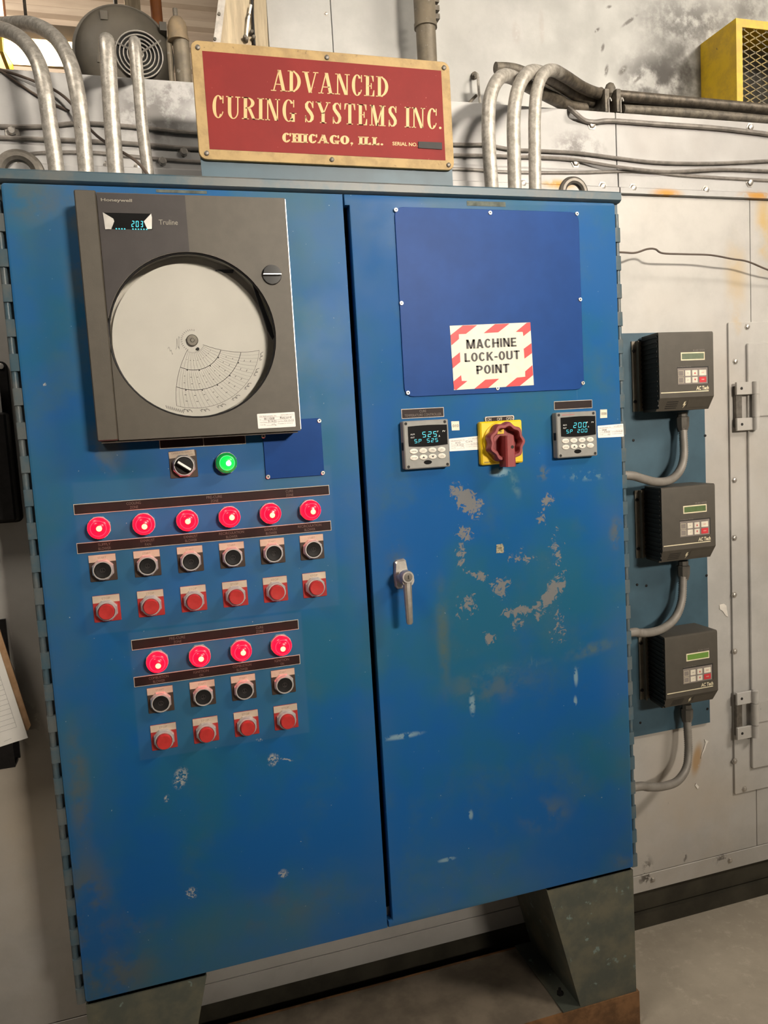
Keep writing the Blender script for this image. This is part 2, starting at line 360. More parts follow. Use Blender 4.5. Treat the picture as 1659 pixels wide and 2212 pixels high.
M['ink'] = plain('black_ink', (.045, .043, .042), .7)
M['ink_lt'] = plain('grey_ink', (.28, .27, .26), .7)
M['pink'] = plain('pinkish_ink', (.33, .22, .26), .7)
m = MT('clear_window'); nt = m.nt; g = m.n('ShaderNodeBsdfGlossy'); g.inputs['Roughness'].default_value = .03; t = m.n('ShaderNodeBsdfTransparent'); t.inputs[0].default_value = (.96, .96, .95, 1)
fr = m.n('ShaderNodeFresnel'); fr.inputs['IOR'].default_value = 1.45; wv = m.noise(3, 1); b = m.n('ShaderNodeBump'); b.inputs['Strength'].default_value = .02; m.put(wv, b.inputs['Height']); m.put(b.outputs[0], g.inputs['Normal'])
mx = m.n('ShaderNodeMixShader'); m.put(fr.outputs[0], mx.inputs[0]); m.put(t.outputs[0], mx.inputs[1]); m.put(g.outputs[0], mx.inputs[2]); m.put(mx.outputs[0], nt.nodes['Material Output'].inputs[0]); M['glass'] = m.m
m = MT('aged_gold_border'); c = m.mix(m.mr(m.noise(30, 5, .65), .38, .66), (.42, .295, .135), (.31, .215, .10)); c = m.mix(m.mr(m.noise(120, 3), .68, .74), c, (.20, .14, .07)); M['gold'] = m.done(c, .6, .05, .3)
M['gold_text'] = plain('gold_lettering', (.60, .41, .175), .45, 0, .4, .06, 60)
m = MT('faded_red_enamel'); c = m.mix(m.mr(m.noise(8, 5), .35, .65), (.235, .027, .025), (.20, .024, .023)); c = m.mix(m.mr(m.noise(200, 2), .73, .77), c, (.5, .2, .17)); M['sign_red'] = m.done(c, .55, 0, .12)
M['yellow'] = plain('yellow_enamel', (.74, .50, .010), .35, 0, .5, .07, 20)
m = MT('weathered_yellow_guard'); c = m.mix(m.mr(m.noise(16, 5, .7), .38, .66), (.84, .56, .018), (.66, .42, .030)); c = m.mix(m.mr(m.noise(60, 4, .7), .70, .74), c, (.12, .09, .05)); M['guard'] = m.done(c, .48)
m = MT('worn_yellow_mesh'); c = m.mix(m.mr(m.noise(14, 5, .7), .40, .60), (.40, .29, .08), (.16, .14, .10)); M['mesh'] = m.done(c, .55)
M['red_knob'] = plain('dull_red_plastic', (.245, .042, .042), .38, 0, .4, .10, 40)
M['red_btn'] = plain('red_button_plastic', (.44, .026, .024), .35, 0, .5, .10, 80)
M['red_tag'] = plain('red_legend_plate', (.34, .024, .023), .35)
M['beige_tag'] = plain('beige_legend_plate', (.50, .40, .31), .4)
M['bronze_tag'] = plain('dark_bronze_legend_plate', (.060, .042, .033), .35, .3)
M['strip'] = plain('dark_brown_engraved_plastic', (.022, .013, .012), .45, 0, .14)
M['strip_text'] = plain('dim_engraving', (.115, .085, .070), .5)
M['strip_edge'] = plain('pale_bevel_edge', (.52, .47, .40), .4)
M['tag_text'] = plain('faint_tag_print', (.27, .20, .15), .6)
M['ctrl'] = plain('light_grey_bezel_plastic', (.235, .232, .215), .45, 0, .4, .05, 60, .05, 700)
M['ctrl_btn'] = plain('ivory_rubber_key', (.72, .68, .60), .5)
M['white_print'] = plain('white_print', (.80, .80, .78), .5)
M['sticker'] = plain('white_sticker', (.82, .78, .74), .5, 0, .4, .03)
M['cream'] = plain('cream_lockout_label', (.70, .65, .52), .45, 0, .4, .04, 60)
M['lock_red'] = plain('signal_red_print', (.55, .028, .032), .45, 0, .4, .05, 60)
M['lock_black'] = plain('black_label_print', (.020, .014, .013), .5)
M['vfd'] = plain('brown_grey_drive_cover', (.072, .063, .050), .5, 0, .35, .06, 40, .08, 900)
M['vfd_side'] = plain('black_heat_sink', (.016, .014, .012), .6)
M['vfd_flange'] = plain('olive_grey_flange', (.18, .155, .12), .5, .2)
M['vfd_cream'] = plain('cream_drive_print', (.74, .66, .46), .5)
M['vfd_pad'] = plain('grey_keypad_panel', (.22, .19, .17), .5)
M['vfd_key'] = plain('cream_key', (.74, .68, .56), .5)
M['vfd_red'] = plain('red_stop_key', (.56, .035, .045), .45)
M['cyan'] = glow('cyan_fluorescent_digit', (.10, .85, .95), 1.1)
M['lcd0'] = glow('unlit_green_lcd', (.16, .22, .12), .12, (.14, .165, .115))
M['lcd1'] = glow('dim_green_lcd', (.14, .26, .06), .10, (.09, .13, .06))
M['lcd2'] = glow('lit_green_lcd', (.20, .42, .04), .26, (.08, .13, .035))
M['lens_red'] = glow('lit_red_lens', (1.0, .0008, .010), 5.5, (.10, .002, .003))
M['lens_red2'] = glow('lit_red_lens_rim', (1.0, .0008, .0065), 9.0, (.12, .003, .004))
M['bulb_red'] = glow('hot_bulb_in_red_lens', (1.0, .46, .16), 4.0)
M['lens_hi'] = glow('bright_lens_ridge', (1.0, .010, .022), 7.0)
M['lens_green'] = glow('lit_green_lens', (.002, .75, .06), 1.5, (.01, .2, .03))
M['lens_green2'] = glow('lit_green_lens_rim', (.005, .40, .05), .45, (.01, .15, .03))
M['bulb_green'] = glow('hot_bulb_in_green_lens', (.35, 1.0, .75), 3.5)
M['lens_ghi'] = glow('bright_green_ridge', (.20, .95, .35), 1.0)
M['lamp'] = glow('lit_lamp_tube_cover', (1.0, .80, .45), 14.0, (.8, .7, .5))
m = MT('brown_hardboard'); c = m.mix(m.mr(m.noise(60, 4), .35, .65), (.36, .21, .105), (.44, .27, .15)); M['board'] = m.done(c, .55)
m = MT('grey_blower_paint'); c = m.mix(m.mr(m.noise(7, 5), .35, .65), (.070, .062, .049), (.105, .091, .070)); M['blower'] = m.done(c, .55)
m = MT('rusty_pipe'); c = m.mix(m.mr(m.noise(18, 5, .65), .35, .65), (.135, .115, .085), (.21, .175, .125)); c = m.mix(m.mr(m.noise(60, 4), .62, .7), c, (.28, .26, .22)); M['pipe'] = m.done(c, .55, .2)
m = MT('brownish_cap'); c = m.mix(m.mr(m.noise(18, 5, .65), .35, .65), (.17, .13, .085), (.26, .19, .11)); M['cap'] = m.done(c, .6)
m = MT('orange_pipe_paint'); c = m.mix(m.mr(m.noise(10, 4), .35, .65), (.42, .14, .035), (.34, .12, .04)); M['orange'] = m.done(c, .5)
m = MT('stained_duct_sheet'); c = m.mix(m.mr(m.noise(9, 5, .65, stretch=(5, 1, .5)), .38, .64), (.62, .52, .36), (.44, .36, .25)); M['duct'] = m.done(c, .35, .5)
# ------------------------------------------------------------------ lettering
def text2d(s, offset=0.0):                                               # built-in sans face -> 2-D polygons
    cu = bpy.data.curves.new('t', 'FONT'); cu.body = s; cu.offset = offset; cu.resolution_u = 3
    ob = bpy.data.objects.new('t', cu); me = ob.to_mesh()
    vs = [(v.co.x, v.co.y) for v in me.vertices]; fs = [tuple(p.vertices) for p in me.polygons]
    ob.to_mesh_clear(); bpy.data.objects.remove(ob); bpy.data.curves.remove(cu)
    return vs, fs
def serif2d(s, th=.17, tn=.05, wide=1.0, gap=.035, slab=.085):             # drawn serif capitals, cap height 1
    V = []; Fc = []
    def poly(*p): b = len(V); V.extend(p); Fc.append(tuple(range(b, b+len(p))))
    def quad(x0, z0, x1, z1): poly((x0, z0), (x1, z0), (x1, z1), (x0, z1))
    def diag(x0, z0, x1, z1, w): poly((x0-w/2, z0), (x0+w/2, z0), (x1+w/2, z1), (x1-w/2, z1))
    def ser(xc, z, hw): quad(xc-hw, z if z < .5 else z-tn, xc+hw, z+tn if z < .5 else z)
    def arc(cx, cz, rx, rz, a0, a1, kx, kz, n=18):
        pr = None
        for i in range(n+1):
            a = math.radians(a0+(a1-a0)*i/n); c, q = math.cos(a), math.sin(a)
            o = (cx+rx*c, cz+rz*q); w = (cx+(rx-kx)*c, cz+(rz-kz)*q)
            if pr: poly(pr[0], o, w, pr[1])
            pr = (o, w)
    def stroke(pts):
        pr = None
        for i, (x, z, w) in enumerate(pts):
            a = pts[max(i-1, 0)]; b = pts[min(i+1, len(pts)-1)]; dx, dz = b[0]-a[0], b[1]-a[1]; l = math.hypot(dx, dz) or 1
            nx, nz = -dz/l*w/2, dx/l*w/2; o = (x+nx, z+nz); q = (x-nx, z-nz)
            if pr: poly(pr[0], o, q, pr[1])
            pr = (o, q)
    X = 0.0
    for ch in s:
        if ch == ' ': X += .30*wide; continue
        W = {'I': th+.10, 'M': .80, 'N': .68, 'A': .66, 'V': .66, 'Y': .64, '.': th*.9, ',': th*.9, 'E': .50, 'L': .50, 'T': .58, 'S': .50, 'C': .56, 'G': .62, 'O': .62, 'D': .60, 'U': .62, 'R': .62, 'H': .64}[ch]*(wide if ch not in 'I.,' else 1)
        L, Rr = X+.04, X+W-.04; mid = X+W/2; st = L+th/2+slab*.4
        if ch == 'A':
            diag(L+.05, 0, mid-.01, 1, tn*1.2); diag(Rr-th/2-.02, 0, mid, 1, th); quad(L+.12, .30, Rr-.15, .30+tn); ser(L+.05, 0, slab+.03); ser(Rr-th/2-.02, 0, slab+th*.45)
        elif ch == 'V':
            diag(mid, 0, L+th/2+.01, 1, th); diag(mid+.01, 0, Rr-.05, 1, tn*1.2); ser(L+th/2+.01, 1, slab+th*.45); ser(Rr-.05, 1, slab+.03)
        elif ch == 'N':
            quad(L+.06, 0, L+.06+tn*1.3, 1); quad(Rr-.06-tn*1.3, 0, Rr-.06, 1); diag(Rr-.06-th/2, 0, L+.06+th/2, 1, th); ser(L+.08, 0, slab+.03); ser(Rr-.08, 1, slab+.03); ser(L+.06, 1, slab)
        elif ch == 'M':
            quad(L+.06, 0, L+.06+tn*1.3, 1); quad(Rr-.06-th, 0, Rr-.06, 1); diag(mid-.02, 0, L+.06+th/2, 1, th); diag(mid-.02, 0, Rr-.06-th/2, 1, tn*1.2); ser(L+.08, 0, slab+.03); ser(Rr-.06-th/2, 0, th/2+slab); ser(Rr-.06-th/2, 1, th/2+slab); ser(L+.07, 1, slab)
        elif ch in 'IDERHLT':
            sx = mid if ch in 'IT' else st
            quad(sx-th/2, 0, sx+th/2, 1); ser(sx, 0, th/2+slab)
            if ch != 'T': ser(sx, 1, th/2+slab)
            if ch in 'EL':
                quad(sx, 0, Rr, tn); poly((Rr, 0), (Rr, .30), (Rr-tn*.8, .30), (Rr-tn*2.2, tn))
            if ch == 'E':
                quad(sx, 1-tn, Rr-.03, 1); poly((Rr-.03, 1), (Rr-.03, .72), (Rr-.03-tn*.8, .72), (Rr-.03-tn*2.2, 1-tn)); quad(sx, .5-tn/2, Rr-.12, .5+tn/2); quad(Rr-.12-tn, .36, Rr-.12, .64)
            if ch == 'T':
                quad(L, 1-tn, Rr, 1); poly((L, 1), (L, .70), (L+tn*.8, .70), (L+tn*2.2, 1-tn)); poly((Rr, 1), (Rr, .70), (Rr-tn*.8, .70), (Rr-tn*2.2, 1-tn))
            if ch == 'D':
                arc(sx, .5, Rr-sx, .5, -90, 90, th, tn)
            if ch == 'R':
                c0 = sx+.06; quad(sx, 1-tn, c0, 1); quad(sx, .5-tn*.3, c0, .5+tn*.7); arc(c0, .75, Rr-.05-c0, .25, -90, 90, th, tn); diag(Rr-th/2, 0, c0+.06+th*.3, .5, th*.9); ser(Rr-th*.4, 0, th/2+slab*.4)
            if ch == 'H':
                r2 = Rr-th/2-slab*.4; quad(r2-th/2, 0, r2+th/2, 1); ser(r2, 0, th/2+slab); ser(r2, 1, th/2+slab); quad(sx, .5-tn/2, r2, .5+tn/2)
        elif ch in 'CGO':
            rx = (Rr-L)/2; 
            if ch == 'O': arc(mid, .5, rx, .52, 0, 360, th, tn, 30)
            else:
                arc(mid, .5, rx, .52, 42, 318, th, tn, 26); e = mid+rx*.74
                quad(e, .66, e+tn, 1.0)
                if ch == 'C': arc(mid, .5, rx, .52, 310, 335, tn, tn, 4)
                else: quad(Rr-th, -.01, Rr, .40); ser2 = quad(Rr-th-slab, .40-tn, Rr+slab, .40); quad(Rr-th-.06, .06, Rr-th*.5, .06+tn)
        elif ch == 'U':
            r2 = Rr-.06; quad(st-th/2, .32, st+th/2, 1); quad(r2-tn*1.3, .32, r2, 1); ser(st, 1, th/2+slab); ser(r2-tn*.6, 1, slab+.03)
            a = st-th/2; cx = (a+r2)/2; arc(cx, .33, (r2-a)/2, .35, 180, 270, th, tn, 10); arc(cx, .33, (r2-a)/2, .35, 270, 360, tn*1.3, tn, 10)
        elif ch == 'Y':
            diag(mid, .45, L+th/2, 1, th); diag(mid+.02, .45, Rr-.05, 1, tn*1.2); quad(mid-th/2, 0, mid+th/2, .48); ser(mid, 0, th/2+slab); ser(L+th/2, 1, th/2+slab*.7); ser(Rr-.05, 1, slab+.03)
        elif ch == 'S':
            w = Rr-L; q = lambda a: L+w*a
            stroke([(q(.86), .72, tn), (q(.78), .88, tn*1.2), (q(.58), .975, tn*1.3), (q(.36), .95, th*.62), (q(.20), .84, th*.92), (q(.22), .70, th), (q(.42), .57, th*1.1), (q(.66), .44, th*1.1), (q(.82), .30, th), (q(.80), .16, th*.92), (q(.62), .05, th*.6), (q(.40), .025, tn*1.3), (q(.22), .11, tn*1.2), (q(.12), .29, tn)])
            quad(q(.84), .68, q(.84)+tn, 1.0); quad(q(.12)-tn*.6, 0, q(.12)+tn*.5, .32)
        elif ch in '.,':
            arc(mid, th*.42, th*.42, th*.42, 0, 360, th*.419, th*.419, 12)
            if ch == ',': poly((mid+th*.4, th*.42), (mid, th*.35), (mid-th*.25, -th*.62), (mid-th*.15, -th*.66))
        X += W + gap
    return V, Fc
def sans2d(s, t=.19, gap=.10):                                            # bold condensed capitals, cap height 1
    V = []; Fc = []
    def poly(*p): b = len(V); V.extend(p); Fc.append(tuple(range(b, b+len(p))))
    def quad(x0, z0, x1, z1): poly((x0, z0), (x1, z0), (x1, z1), (x0, z1))
    def diag(x0, z0, x1, z1, w): poly((x0-w/2, z0), (x0+w/2, z0), (x1+w/2, z1), (x1-w/2, z1))
    def arc(cx, cz, rx, rz, a0, a1, n=16):
        pr = None
        for i in range(n+1):
            a = math.radians(a0+(a1-a0)*i/n); o = (cx+rx*math.cos(a), cz+rz*math.sin(a)); w = (cx+(rx-t)*math.cos(a), cz+(rz-t*.86)*math.sin(a))
            if pr: poly(pr[0], o, w, pr[1])
            pr = (o, w)
    h = t*.86; X = 0.0
    for ch in s:
        W = {'I': t, '-': .30, 'M': .80, 'A': .66, 'E': .52, 'L': .50, 'T': .58, 'K': .64, 'P': .58}.get(ch, .62); L, R = X, X+W; c = (L+R)/2
        if ch in 'IHNMELKP': quad(L, 0, L+t, 1)
        if ch in 'HNM': quad(R-t, 0, R, 1)
        if ch == 'H': quad(L, .5-h/2, R, .5+h/2)
        if ch == 'N': poly((L, 1), (L+t*1.02, 1), (R, 0), (R-t*1.02, 0))
        if ch == 'M': poly((L, 1), (L+t*1.15, 1), (c+t*.42, 0), (c-t*.42, 0)); poly((R, 1), (R-t*1.15, 1), (c-t*.42, 0), (c+t*.42, 0))
        if ch == 'A': poly((L, 0), (L+t*1.05, 0), (c+t*.35, 1), (c-t*.55, 1)); poly((R, 0), (R-t*1.05, 0), (c-t*.35, 1), (c+t*.55, 1)); quad(L+.12, .20, R-.12, .20+h)
        if ch in 'EL': quad(L, 0, R, h)
        if ch == 'E': quad(L, 1-h, R, 1); quad(L, .5-h/2, R-.04, .5+h/2)
        if ch == 'T': quad(L, 1-h, R, 1); quad(c-t/2, 0, c+t/2, 1)
        if ch == 'O': arc(c, .5, W/2, .515, 0, 360, 36)
        if ch == 'C': arc(c, .5, W/2, .515, 38, 322, 30)
        if ch == 'U': quad(L, .3, L+t, 1); quad(R-t, .3, R, 1); arc(c, .31, W/2, .325, 180, 360)
        if ch == 'P': quad(L, 1-h, c, 1); quad(L, .40, c, .40+h); arc(c, .70, R-c, .30, -90, 90)
        if ch == 'K': poly((L+t*.9, .36), (L+t*.9, .62), (R-t*1.05, 1), (R, 1)); poly((R, 0), (R-t*1.15, 0), (L+t*1.15, .50), (L+t*1.75, .64))
        if ch == '-': quad(L, .30, R, .30+h*1.05)
        X += W+gap
    return V, Fc
def quadmap(shape, q, mb=None):                                          # shape's box -> 4 points TL,TR,BR,BL (3-D)
    vs, fs = shape; xs = [v[0] for v in vs]; zs = [v[1] for v in vs]
    x0, x1, z0, z1 = min(xs), max(xs), min(zs), max(zs); tl, tr, br, bl = [Vector(p) for p in q]; mb = mb or MB()
    def mp(x, z):
        a = (x-x0)/(x1-x0); b = (z-z0)/(z1-z0); return tuple((bl*(1-a)+br*a)*(1-b) + (tl*(1-a)+tr*a)*b)
    return mb.add([mp(*v) for v in vs], fs)
def text_box(s, x0, x1, z0, z1, y, bold=0.0, mb=None):
    return quadmap(text2d(s, bold), [(x0, y, z1), (x1, y, z1), (x1, y, z0), (x0, y, z0)], mb)
def qpx(K, pts, y): return [P(*K(a, b), y) for a, b in pts]
SEG = {'0': 'abcdef', '1': 'bc', '2': 'abged', '3': 'abgcd', '5': 'afgcd', '8': 'abcdefg', 'S': 'afgcd', 'P': 'abfge', '9': 'abcdfg'}
def seg7(s, x0, x1, z0, z1, y, mb=None, slant=.08):
    mb = mb or MB(); n = len(s); cw = (x1-x0)/n; w = cw*.66; h = z1-z0; t = h*.11
    for i, ch in enumerate(s):
        if ch == ' ': continue
        a = x0+cw*i; R = {'a': (t, w-t, h-t, h), 'g': (t, w-t, h/2-t/2, h/2+t/2), 'd': (t, w-t, 0, t), 'f': (0, t, h/2+t*.3, h-t*.3), 'b': (w-t, w, h/2+t*.3, h-t*.3), 'e': (0, t, t*.3, h/2-t*.3), 'c': (w-t, w, t*.3, h/2-t*.3)}
        for k in SEG[ch]:
            p, q, r, u = R[k]; f = lambda x, z: (a+x+z*slant, y, z0+z)
            mb.add([f(p, r), f(q, r), f(q, u), f(p, u)], [(0, 1, 2, 3)])
    return mb
def ribbon(pts, w, y, mb=None):                                          # flat drawn line in the x,z plane
    mb = mb or MB()
    for i in range(len(pts)-1):
        (x0, z0), (x1, z1) = pts[i], pts[i+1]; l = math.hypot(x1-x0, z1-z0) or 1; nx, nz = -(z1-z0)/l*w/2, (x1-x0)/l*w/2
        mb.add([(x0+nx, y, z0+nz), (x1+nx, y, z1+nz), (x1-nx, y, z1-nz), (x0-nx, y, z0-nz)], [(0, 1, 2, 3)])
    return mb
def scribble(x0, x1, z0, z1, y, n, w, mb=None, seed=1):
    r = random.Random(seed); pts = []
    for i in range(n): pts.append((x0+(x1-x0)*i/(n-1)+r.uniform(-.3, .3)*(x1-x0)/n, r.uniform(z0, z1)))
    return ribbon(pts, w, y, mb)

# ------------------------------------------------------------------ setting
obj('floor', MB().box(-5, 6, -7, 7.2, -.12, 0), M['concrete'], None, False, 'structure')
YW = .30                                                                 # face of the oven's lower wall
wall = empty('wall_back', (.6, YW, 0)); wall['kind'] = 'structure'
ZT = 2.219; ZF = 2.017; ZB = .110; ZS = .162; XS = 1.410
obj('wall_panel', MB().slab(-2.5, XS-.0012, ZF, ZT, .002, [(YW+.03, 0), (YW+.001, 0), (YW, .001)]), M['oven_band'], wall)
obj('wall_panel', MB().slab(XS+.0012, 4.0, ZF, ZT, .002, [(YW+.03, 0), (YW+.001, 0), (YW, .001)]), M['oven_band'], wall)
for x0, x1 in ((-2.5, XS-.002), (XS+.002, 4.0)):                         # folded flange lip along the joint
    obj('flange', MB().loops([[(x, y, z) for y, z in ((YW, ZF+.058), (YW-.004, ZF+.052), (YW-.004, ZF+.018), (YW-.010, ZF+.014), (YW-.010, ZF+.001), (YW, ZF+.001))] for x in (x0, x1)]), M['oven_band'], wall, False)
xv = P(1621, 560, YW).x
obj('wall_panel', MB().slab(-2.5, xv-.0008, ZS, ZF-.002, .002, [(YW+.04, 0), (YW+.001, 0), (YW, .001)]), M['oven_main'], wall)
obj('wall_panel', MB().slab(xv+.0008, 4.0, ZS, ZF-.002, .002, [(YW+.04, 0), (YW+.001, 0), (YW, .001)]), M['oven_main'], wall)
obj('sill_strip', MB().slab(-2.5, 4.0, ZB, ZS-.002, .002, [(YW+.04, 0), (YW+.001, 0), (YW, .001)]), M['oven_main'], wall)
obj('roof_panel', MB().box(-2.5, 4.0, YW+.005, 3.0, ZT-.012, ZT-.001), M['oven_band'], wall, False)
obj('wall_core', MB().box(-2.49, 3.99, YW+.041, 2.9, ZB+.01, ZT-.013), M['base_dark'], wall, False)
def bolt_mesh(r=.0085, h=.007): return MB().lathe(0, 0, [(r*1.5, 0), (r*1.5, -.0015), (r, -.0016), (r, -h*.8), (r*.7, -h)], 6)
bolt0 = None
def bolt(u, v, y, r=.0085, square=False):
    global bolt0
    p = P(u, v, y)
    if square:
        obj('bolt', MB().box(p.x-.0135, p.x+.0135, y-.003, y, p.z-.0135, p.z+.0135).lathe(p.x, p.z, [(.009, y-.003), (.009, y-.009), (.006, y-.012)], 8), M['steel'], wall)
    else:
        if bolt0 is None: bolt0 = obj('bolt', bolt_mesh(), M['steel']); bolt0.parent = wall; o = bolt0
        else: o = bolt0.copy(); COL.objects.link(o)
        o.location = p - Vector(wall.location); s = r/.0085; o.scale = (s, s, s)
for u, v in ((1129, 397), (1301, 403), (1367, 407), (1524, 411)): bolt(u, v, YW-.004)
for u, v in ((1619, 395), (1620, 276), (1278, 270), (1243, 352), (232, 358), (298, 361), (46, 352)): bolt(u, v, YW-.004 if v > 380 else YW)
for u, v in ((27, 286), (397, 331), (351, 351)): bolt(u, v, YW-.0005, square=True)
for u, v in ((1410, 1900), (1577, 1858)): bolt(u, v, YW, .006)
# curled flakes of paint on the side sheet
K = crop(1340, 1020, 5.2)
obj('paint_flake', MB().prism3(qpx(K, [(1115, 1490), (1165, 1478), (1192, 1500), (1196, 1540), (1212, 1625), (1185, 1612), (1150, 1560), (1118, 1540)], YW-.0016), (0, .0014, 0)), M['flake'], wall, False)
K = crop(1340, 1320, 5.2)
obj('paint_flake', MB().prism3(qpx(K, [(945, 1442), (990, 1462), (968, 1500), (950, 1560), (928, 1600), (905, 1660), (918, 1600), (940, 1540), (958, 1475)], YW-.0020), (0, .0016, 0)), M['flake'], wall, False)
obj('paint_flake', MB().prism3(qpx(K, [(850, 1935), (885, 1975), (870, 2000), (840, 1960)], YW-.0020), (0, .0018, 0)), M['flake'], wall, False)
base = empty('baseboard_back', (.6, YW, 0)); base['kind'] = 'structure'
obj('upper_channel', MB().box(-2.5, 4, YW+.012, YW+.10, .047, ZB), M['base_dark'], base, False)
obj('lower_channel', MB().box(-2.5, 4, YW+.001, YW+.10, 0.0, .043), M['base_dark'], base, False)
# set-back upper section of the oven
YU = .65
up = empty('wall_upper', (1.5, YU, ZT)); up['kind'] = 'structure'
xl = P(579, 60, YU).x; xs2 = P(716, 40, YU).x
obj('wall_panel', MB().slab(xl, xs2-.001, ZT, 3.9, .002, [(1.6, 0), (YU+.001, 0), (YU, .001)]), M['oven_upper'], up)
obj('wall_panel', MB().slab(xs2+.001, 4.2, ZT, 3.9, .002, [(1.6, 0), (YU+.001, 0), (YU, .001)]), M['oven_upper'], up)
o = bolt0.copy(); COL.objects.link(o); o.parent = up; o.location = P(704, 30, YU) - Vector(up.location); o.scale = (.5, .5, .5)
# building wall far behind, horizontal ribbed siding
mb = MB(); L = []; z = 0.0; YF = 6.6
prof = []
while z < 8.5: prof += [(YF, z), (YF, z+.09), (YF-.045, z+.115), (YF-.045, z+.175), (YF, z+.20)]; z += .20
mb.loops([[(x, y, zz) for y, zz in prof] + [(x, YF+.2, 8.5), (x, YF+.2, 0)] for x in (-6, 4)])
obj('wall_far', mb, M['siding'], None, False, 'structure')
# hinged access door of the oven
door = empty('door_1', tuple(P(1577, 1716, YW-.004))); door['kind'] = 'structure'
a = P(1577, 697, YW); b = P(1578, 1716, YW); x0 = (a.x+b.x)/2
obj('door_frame', MB().slab(x0, 2.75, b.z, a.z, .004, [(YW, 0), (YW-.005, 0), (YW-.006, .001)]), M['oven_main'], door)
YD = YW-.014
q0 = P(1618, 741, YD); q1 = P(1623, 1662, YD)
obj('door_panel', MB().slab((q0.x+q1.x)/2, 2.66, q1.z, q0.z, .006, [(YW-.006, 0), (YD+.002, 0), (YD, .002)]), M['oven_main'], door)
for k, (ua, va, ub, vb) in enumerate(((1589, 826, 1635, 928), (1590, 1497, 1633, 1590))):
    YH = YW-.020; A = P(ua, va, YH); B = P(ub, vb, YH); h = obj('hinge', MB().box(A.x+.003, A.x+.022, YW-.018, YW-.006, B.z+.010, A.z-.010), M['steel_dk'], door)
    zt, zb = A.z, B.z; t = (zt-zb)
    bx = B.x-.008
    obj('leaf', MB().slab(A.x, bx, zt-t*.26, zt, .001, [(YW-.018, 0), (YH-.003, 0), (YH-.004, .001)]), M['oven_main'], h)
    obj('leaf', MB().slab(A.x, bx, zb, zb+t*.26, .001, [(YW-.018, 0), (YH-.003, 0), (YH-.004, .001)]), M['oven_main'], h)
    obj('leaf', MB().box(bx, 2.35, YD-.005, YD, zb+t*.28, zb+t*.72), M['oven_main'], h)
    for z0, z1 in ((zt-t*.26, zt), (zb+t*.27, zt-t*.27), (zb, zb+t*.26)):
        obj('barrel', MB().loops([[(bx+.010*math.cos(w*math.pi/8), YH-.006+.010*math.sin(w*math.pi/8), z) for w in range(16)] for z in (z0, z1)]), M['oven_main'], h)
    for z in (zt-t*.13, zb+t*.13): obj('bolt_hole', MB().lathe(A.x+.016, z, [(.004, YH-.004), (.004, YH-.0048)], 10), M['hole'], h)
for u, v in ((1614, 706), (1588, 781), (1586, 1037), (1586, 1162), (1586, 1285), (1587, 1407), (1587, 1644), (1608, 1704)):
    o = bolt0.copy(); COL.objects.link(o); o.parent = door; o.location = P(u, v, YW-.006) - Vector(door.location); o.scale = (.72, .72, .72)
# ------------------------------------------------------------------ plinth under the cabinet
pl = thing('equipment_plinth', (.6, .125, 0), 'low plinth edged in rusty brown steel under the blue cabinet legs', 'plinth')
obj('steel_edging', MB().box(-.006, 1.206, 0, .006, 0, .088).box(1.200, 1.206, .006, .25, 0, .088).box(-.006, 0, .006, .25, 0, .088).box(0, 1.2, .244, .25, 0, .088), M['rust'], pl, False)
obj('top_fill', MB().box(0, 1.2, .006, .244, 0, .0875), M['grout'], pl, False)
# ------------------------------------------------------------------ the blue cabinet
ZP = .088; ZD0, ZD1 = .400, 1.900; XB0, XB1 = -.018, 1.220; ZB0, ZB1 = .388, 1.926
cab = thing('electrical_cabinet', (.6, .125, ZP), 'tall blue two-door steel control cabinet on flared legs', 'cabinet')
mb = MB()
mb.box(XB0, XB0+.002, .022, .254, ZB0, ZB1).box(XB1-.002, XB1, .022, .254, ZB0, ZB1).box(XB0+.002, XB1-.002, .022, .254, ZB1-.002, ZB1).box(XB0+.002, XB1-.002, .022, .254, ZB0, ZB0+.002).box(XB0+.002, XB1-.002, .252, .254, ZB0+.002, ZB1-.002)
mb.box(XB0+.002, .02, .022, .025, ZB0+.002, ZB1-.002).box(1.18, XB1-.002, .022, .025, ZB0+.002, ZB1-.002).box(.02, 1.18, .022, .025, ZB1-.045, ZB1-.002).box(.02, 1.18, .022, .025, ZB0+.002, ZB0+.045)
obj('body', mb, M['body'], cab, False)
obj('mounting_panel', MB().box(.03, 1.17, .20, .204, ZB0+.06, ZB1-.06), M['black_gap'], cab, False)
obj('top_rim', MB().loops([[(x, y, z) for y, z in ((.022, 1.904), (.012, 1.905), (.006, 1.909), (.006, 1.923), (.010, 1.9265), (.030, 1.9268), (.030, 1.904))] for x in (XB0, XB1)]), M['body'], cab, True)
def door_mesh(poly):
    n = len(poly); cx = sum(p[0] for p in poly)/n; cz = sum(p[1] for p in poly)/n
    def ins(d):
        out = []
        for i in range(n):
            a, b, c = Vector(poly[i-1]), Vector(poly[i]), Vector(poly[(i+1) % n])
            e1 = (b-a).normalized(); e2 = (c-b).normalized(); n1 = Vector((-e1.y, e1.x)); n2 = Vector((-e2.y, e2.x))
            k = n1.dot(n2); w = (n1+n2)/(1+k) if k > -.9 else n1
            out.append(b + w*d)
        return out
    return MB().loops([[(q[0], y, q[1]) for q in ins(d)] for y, d in ((.0218, 0), (.003, 0), (.0008, .0008), (0, .003))])
def rc(x, z, r, a0): return [(x + r*math.cos(math.radians(a0+k*30)), z + r*math.sin(math.radians(a0+k*30))) for k in range(4)]
r = .006
pl_ = rc(r, ZD0+r, r, 180) + [(.5995, ZD0)] + [(.5995, ZD1)] + rc(r, ZD1-r, r, 90)
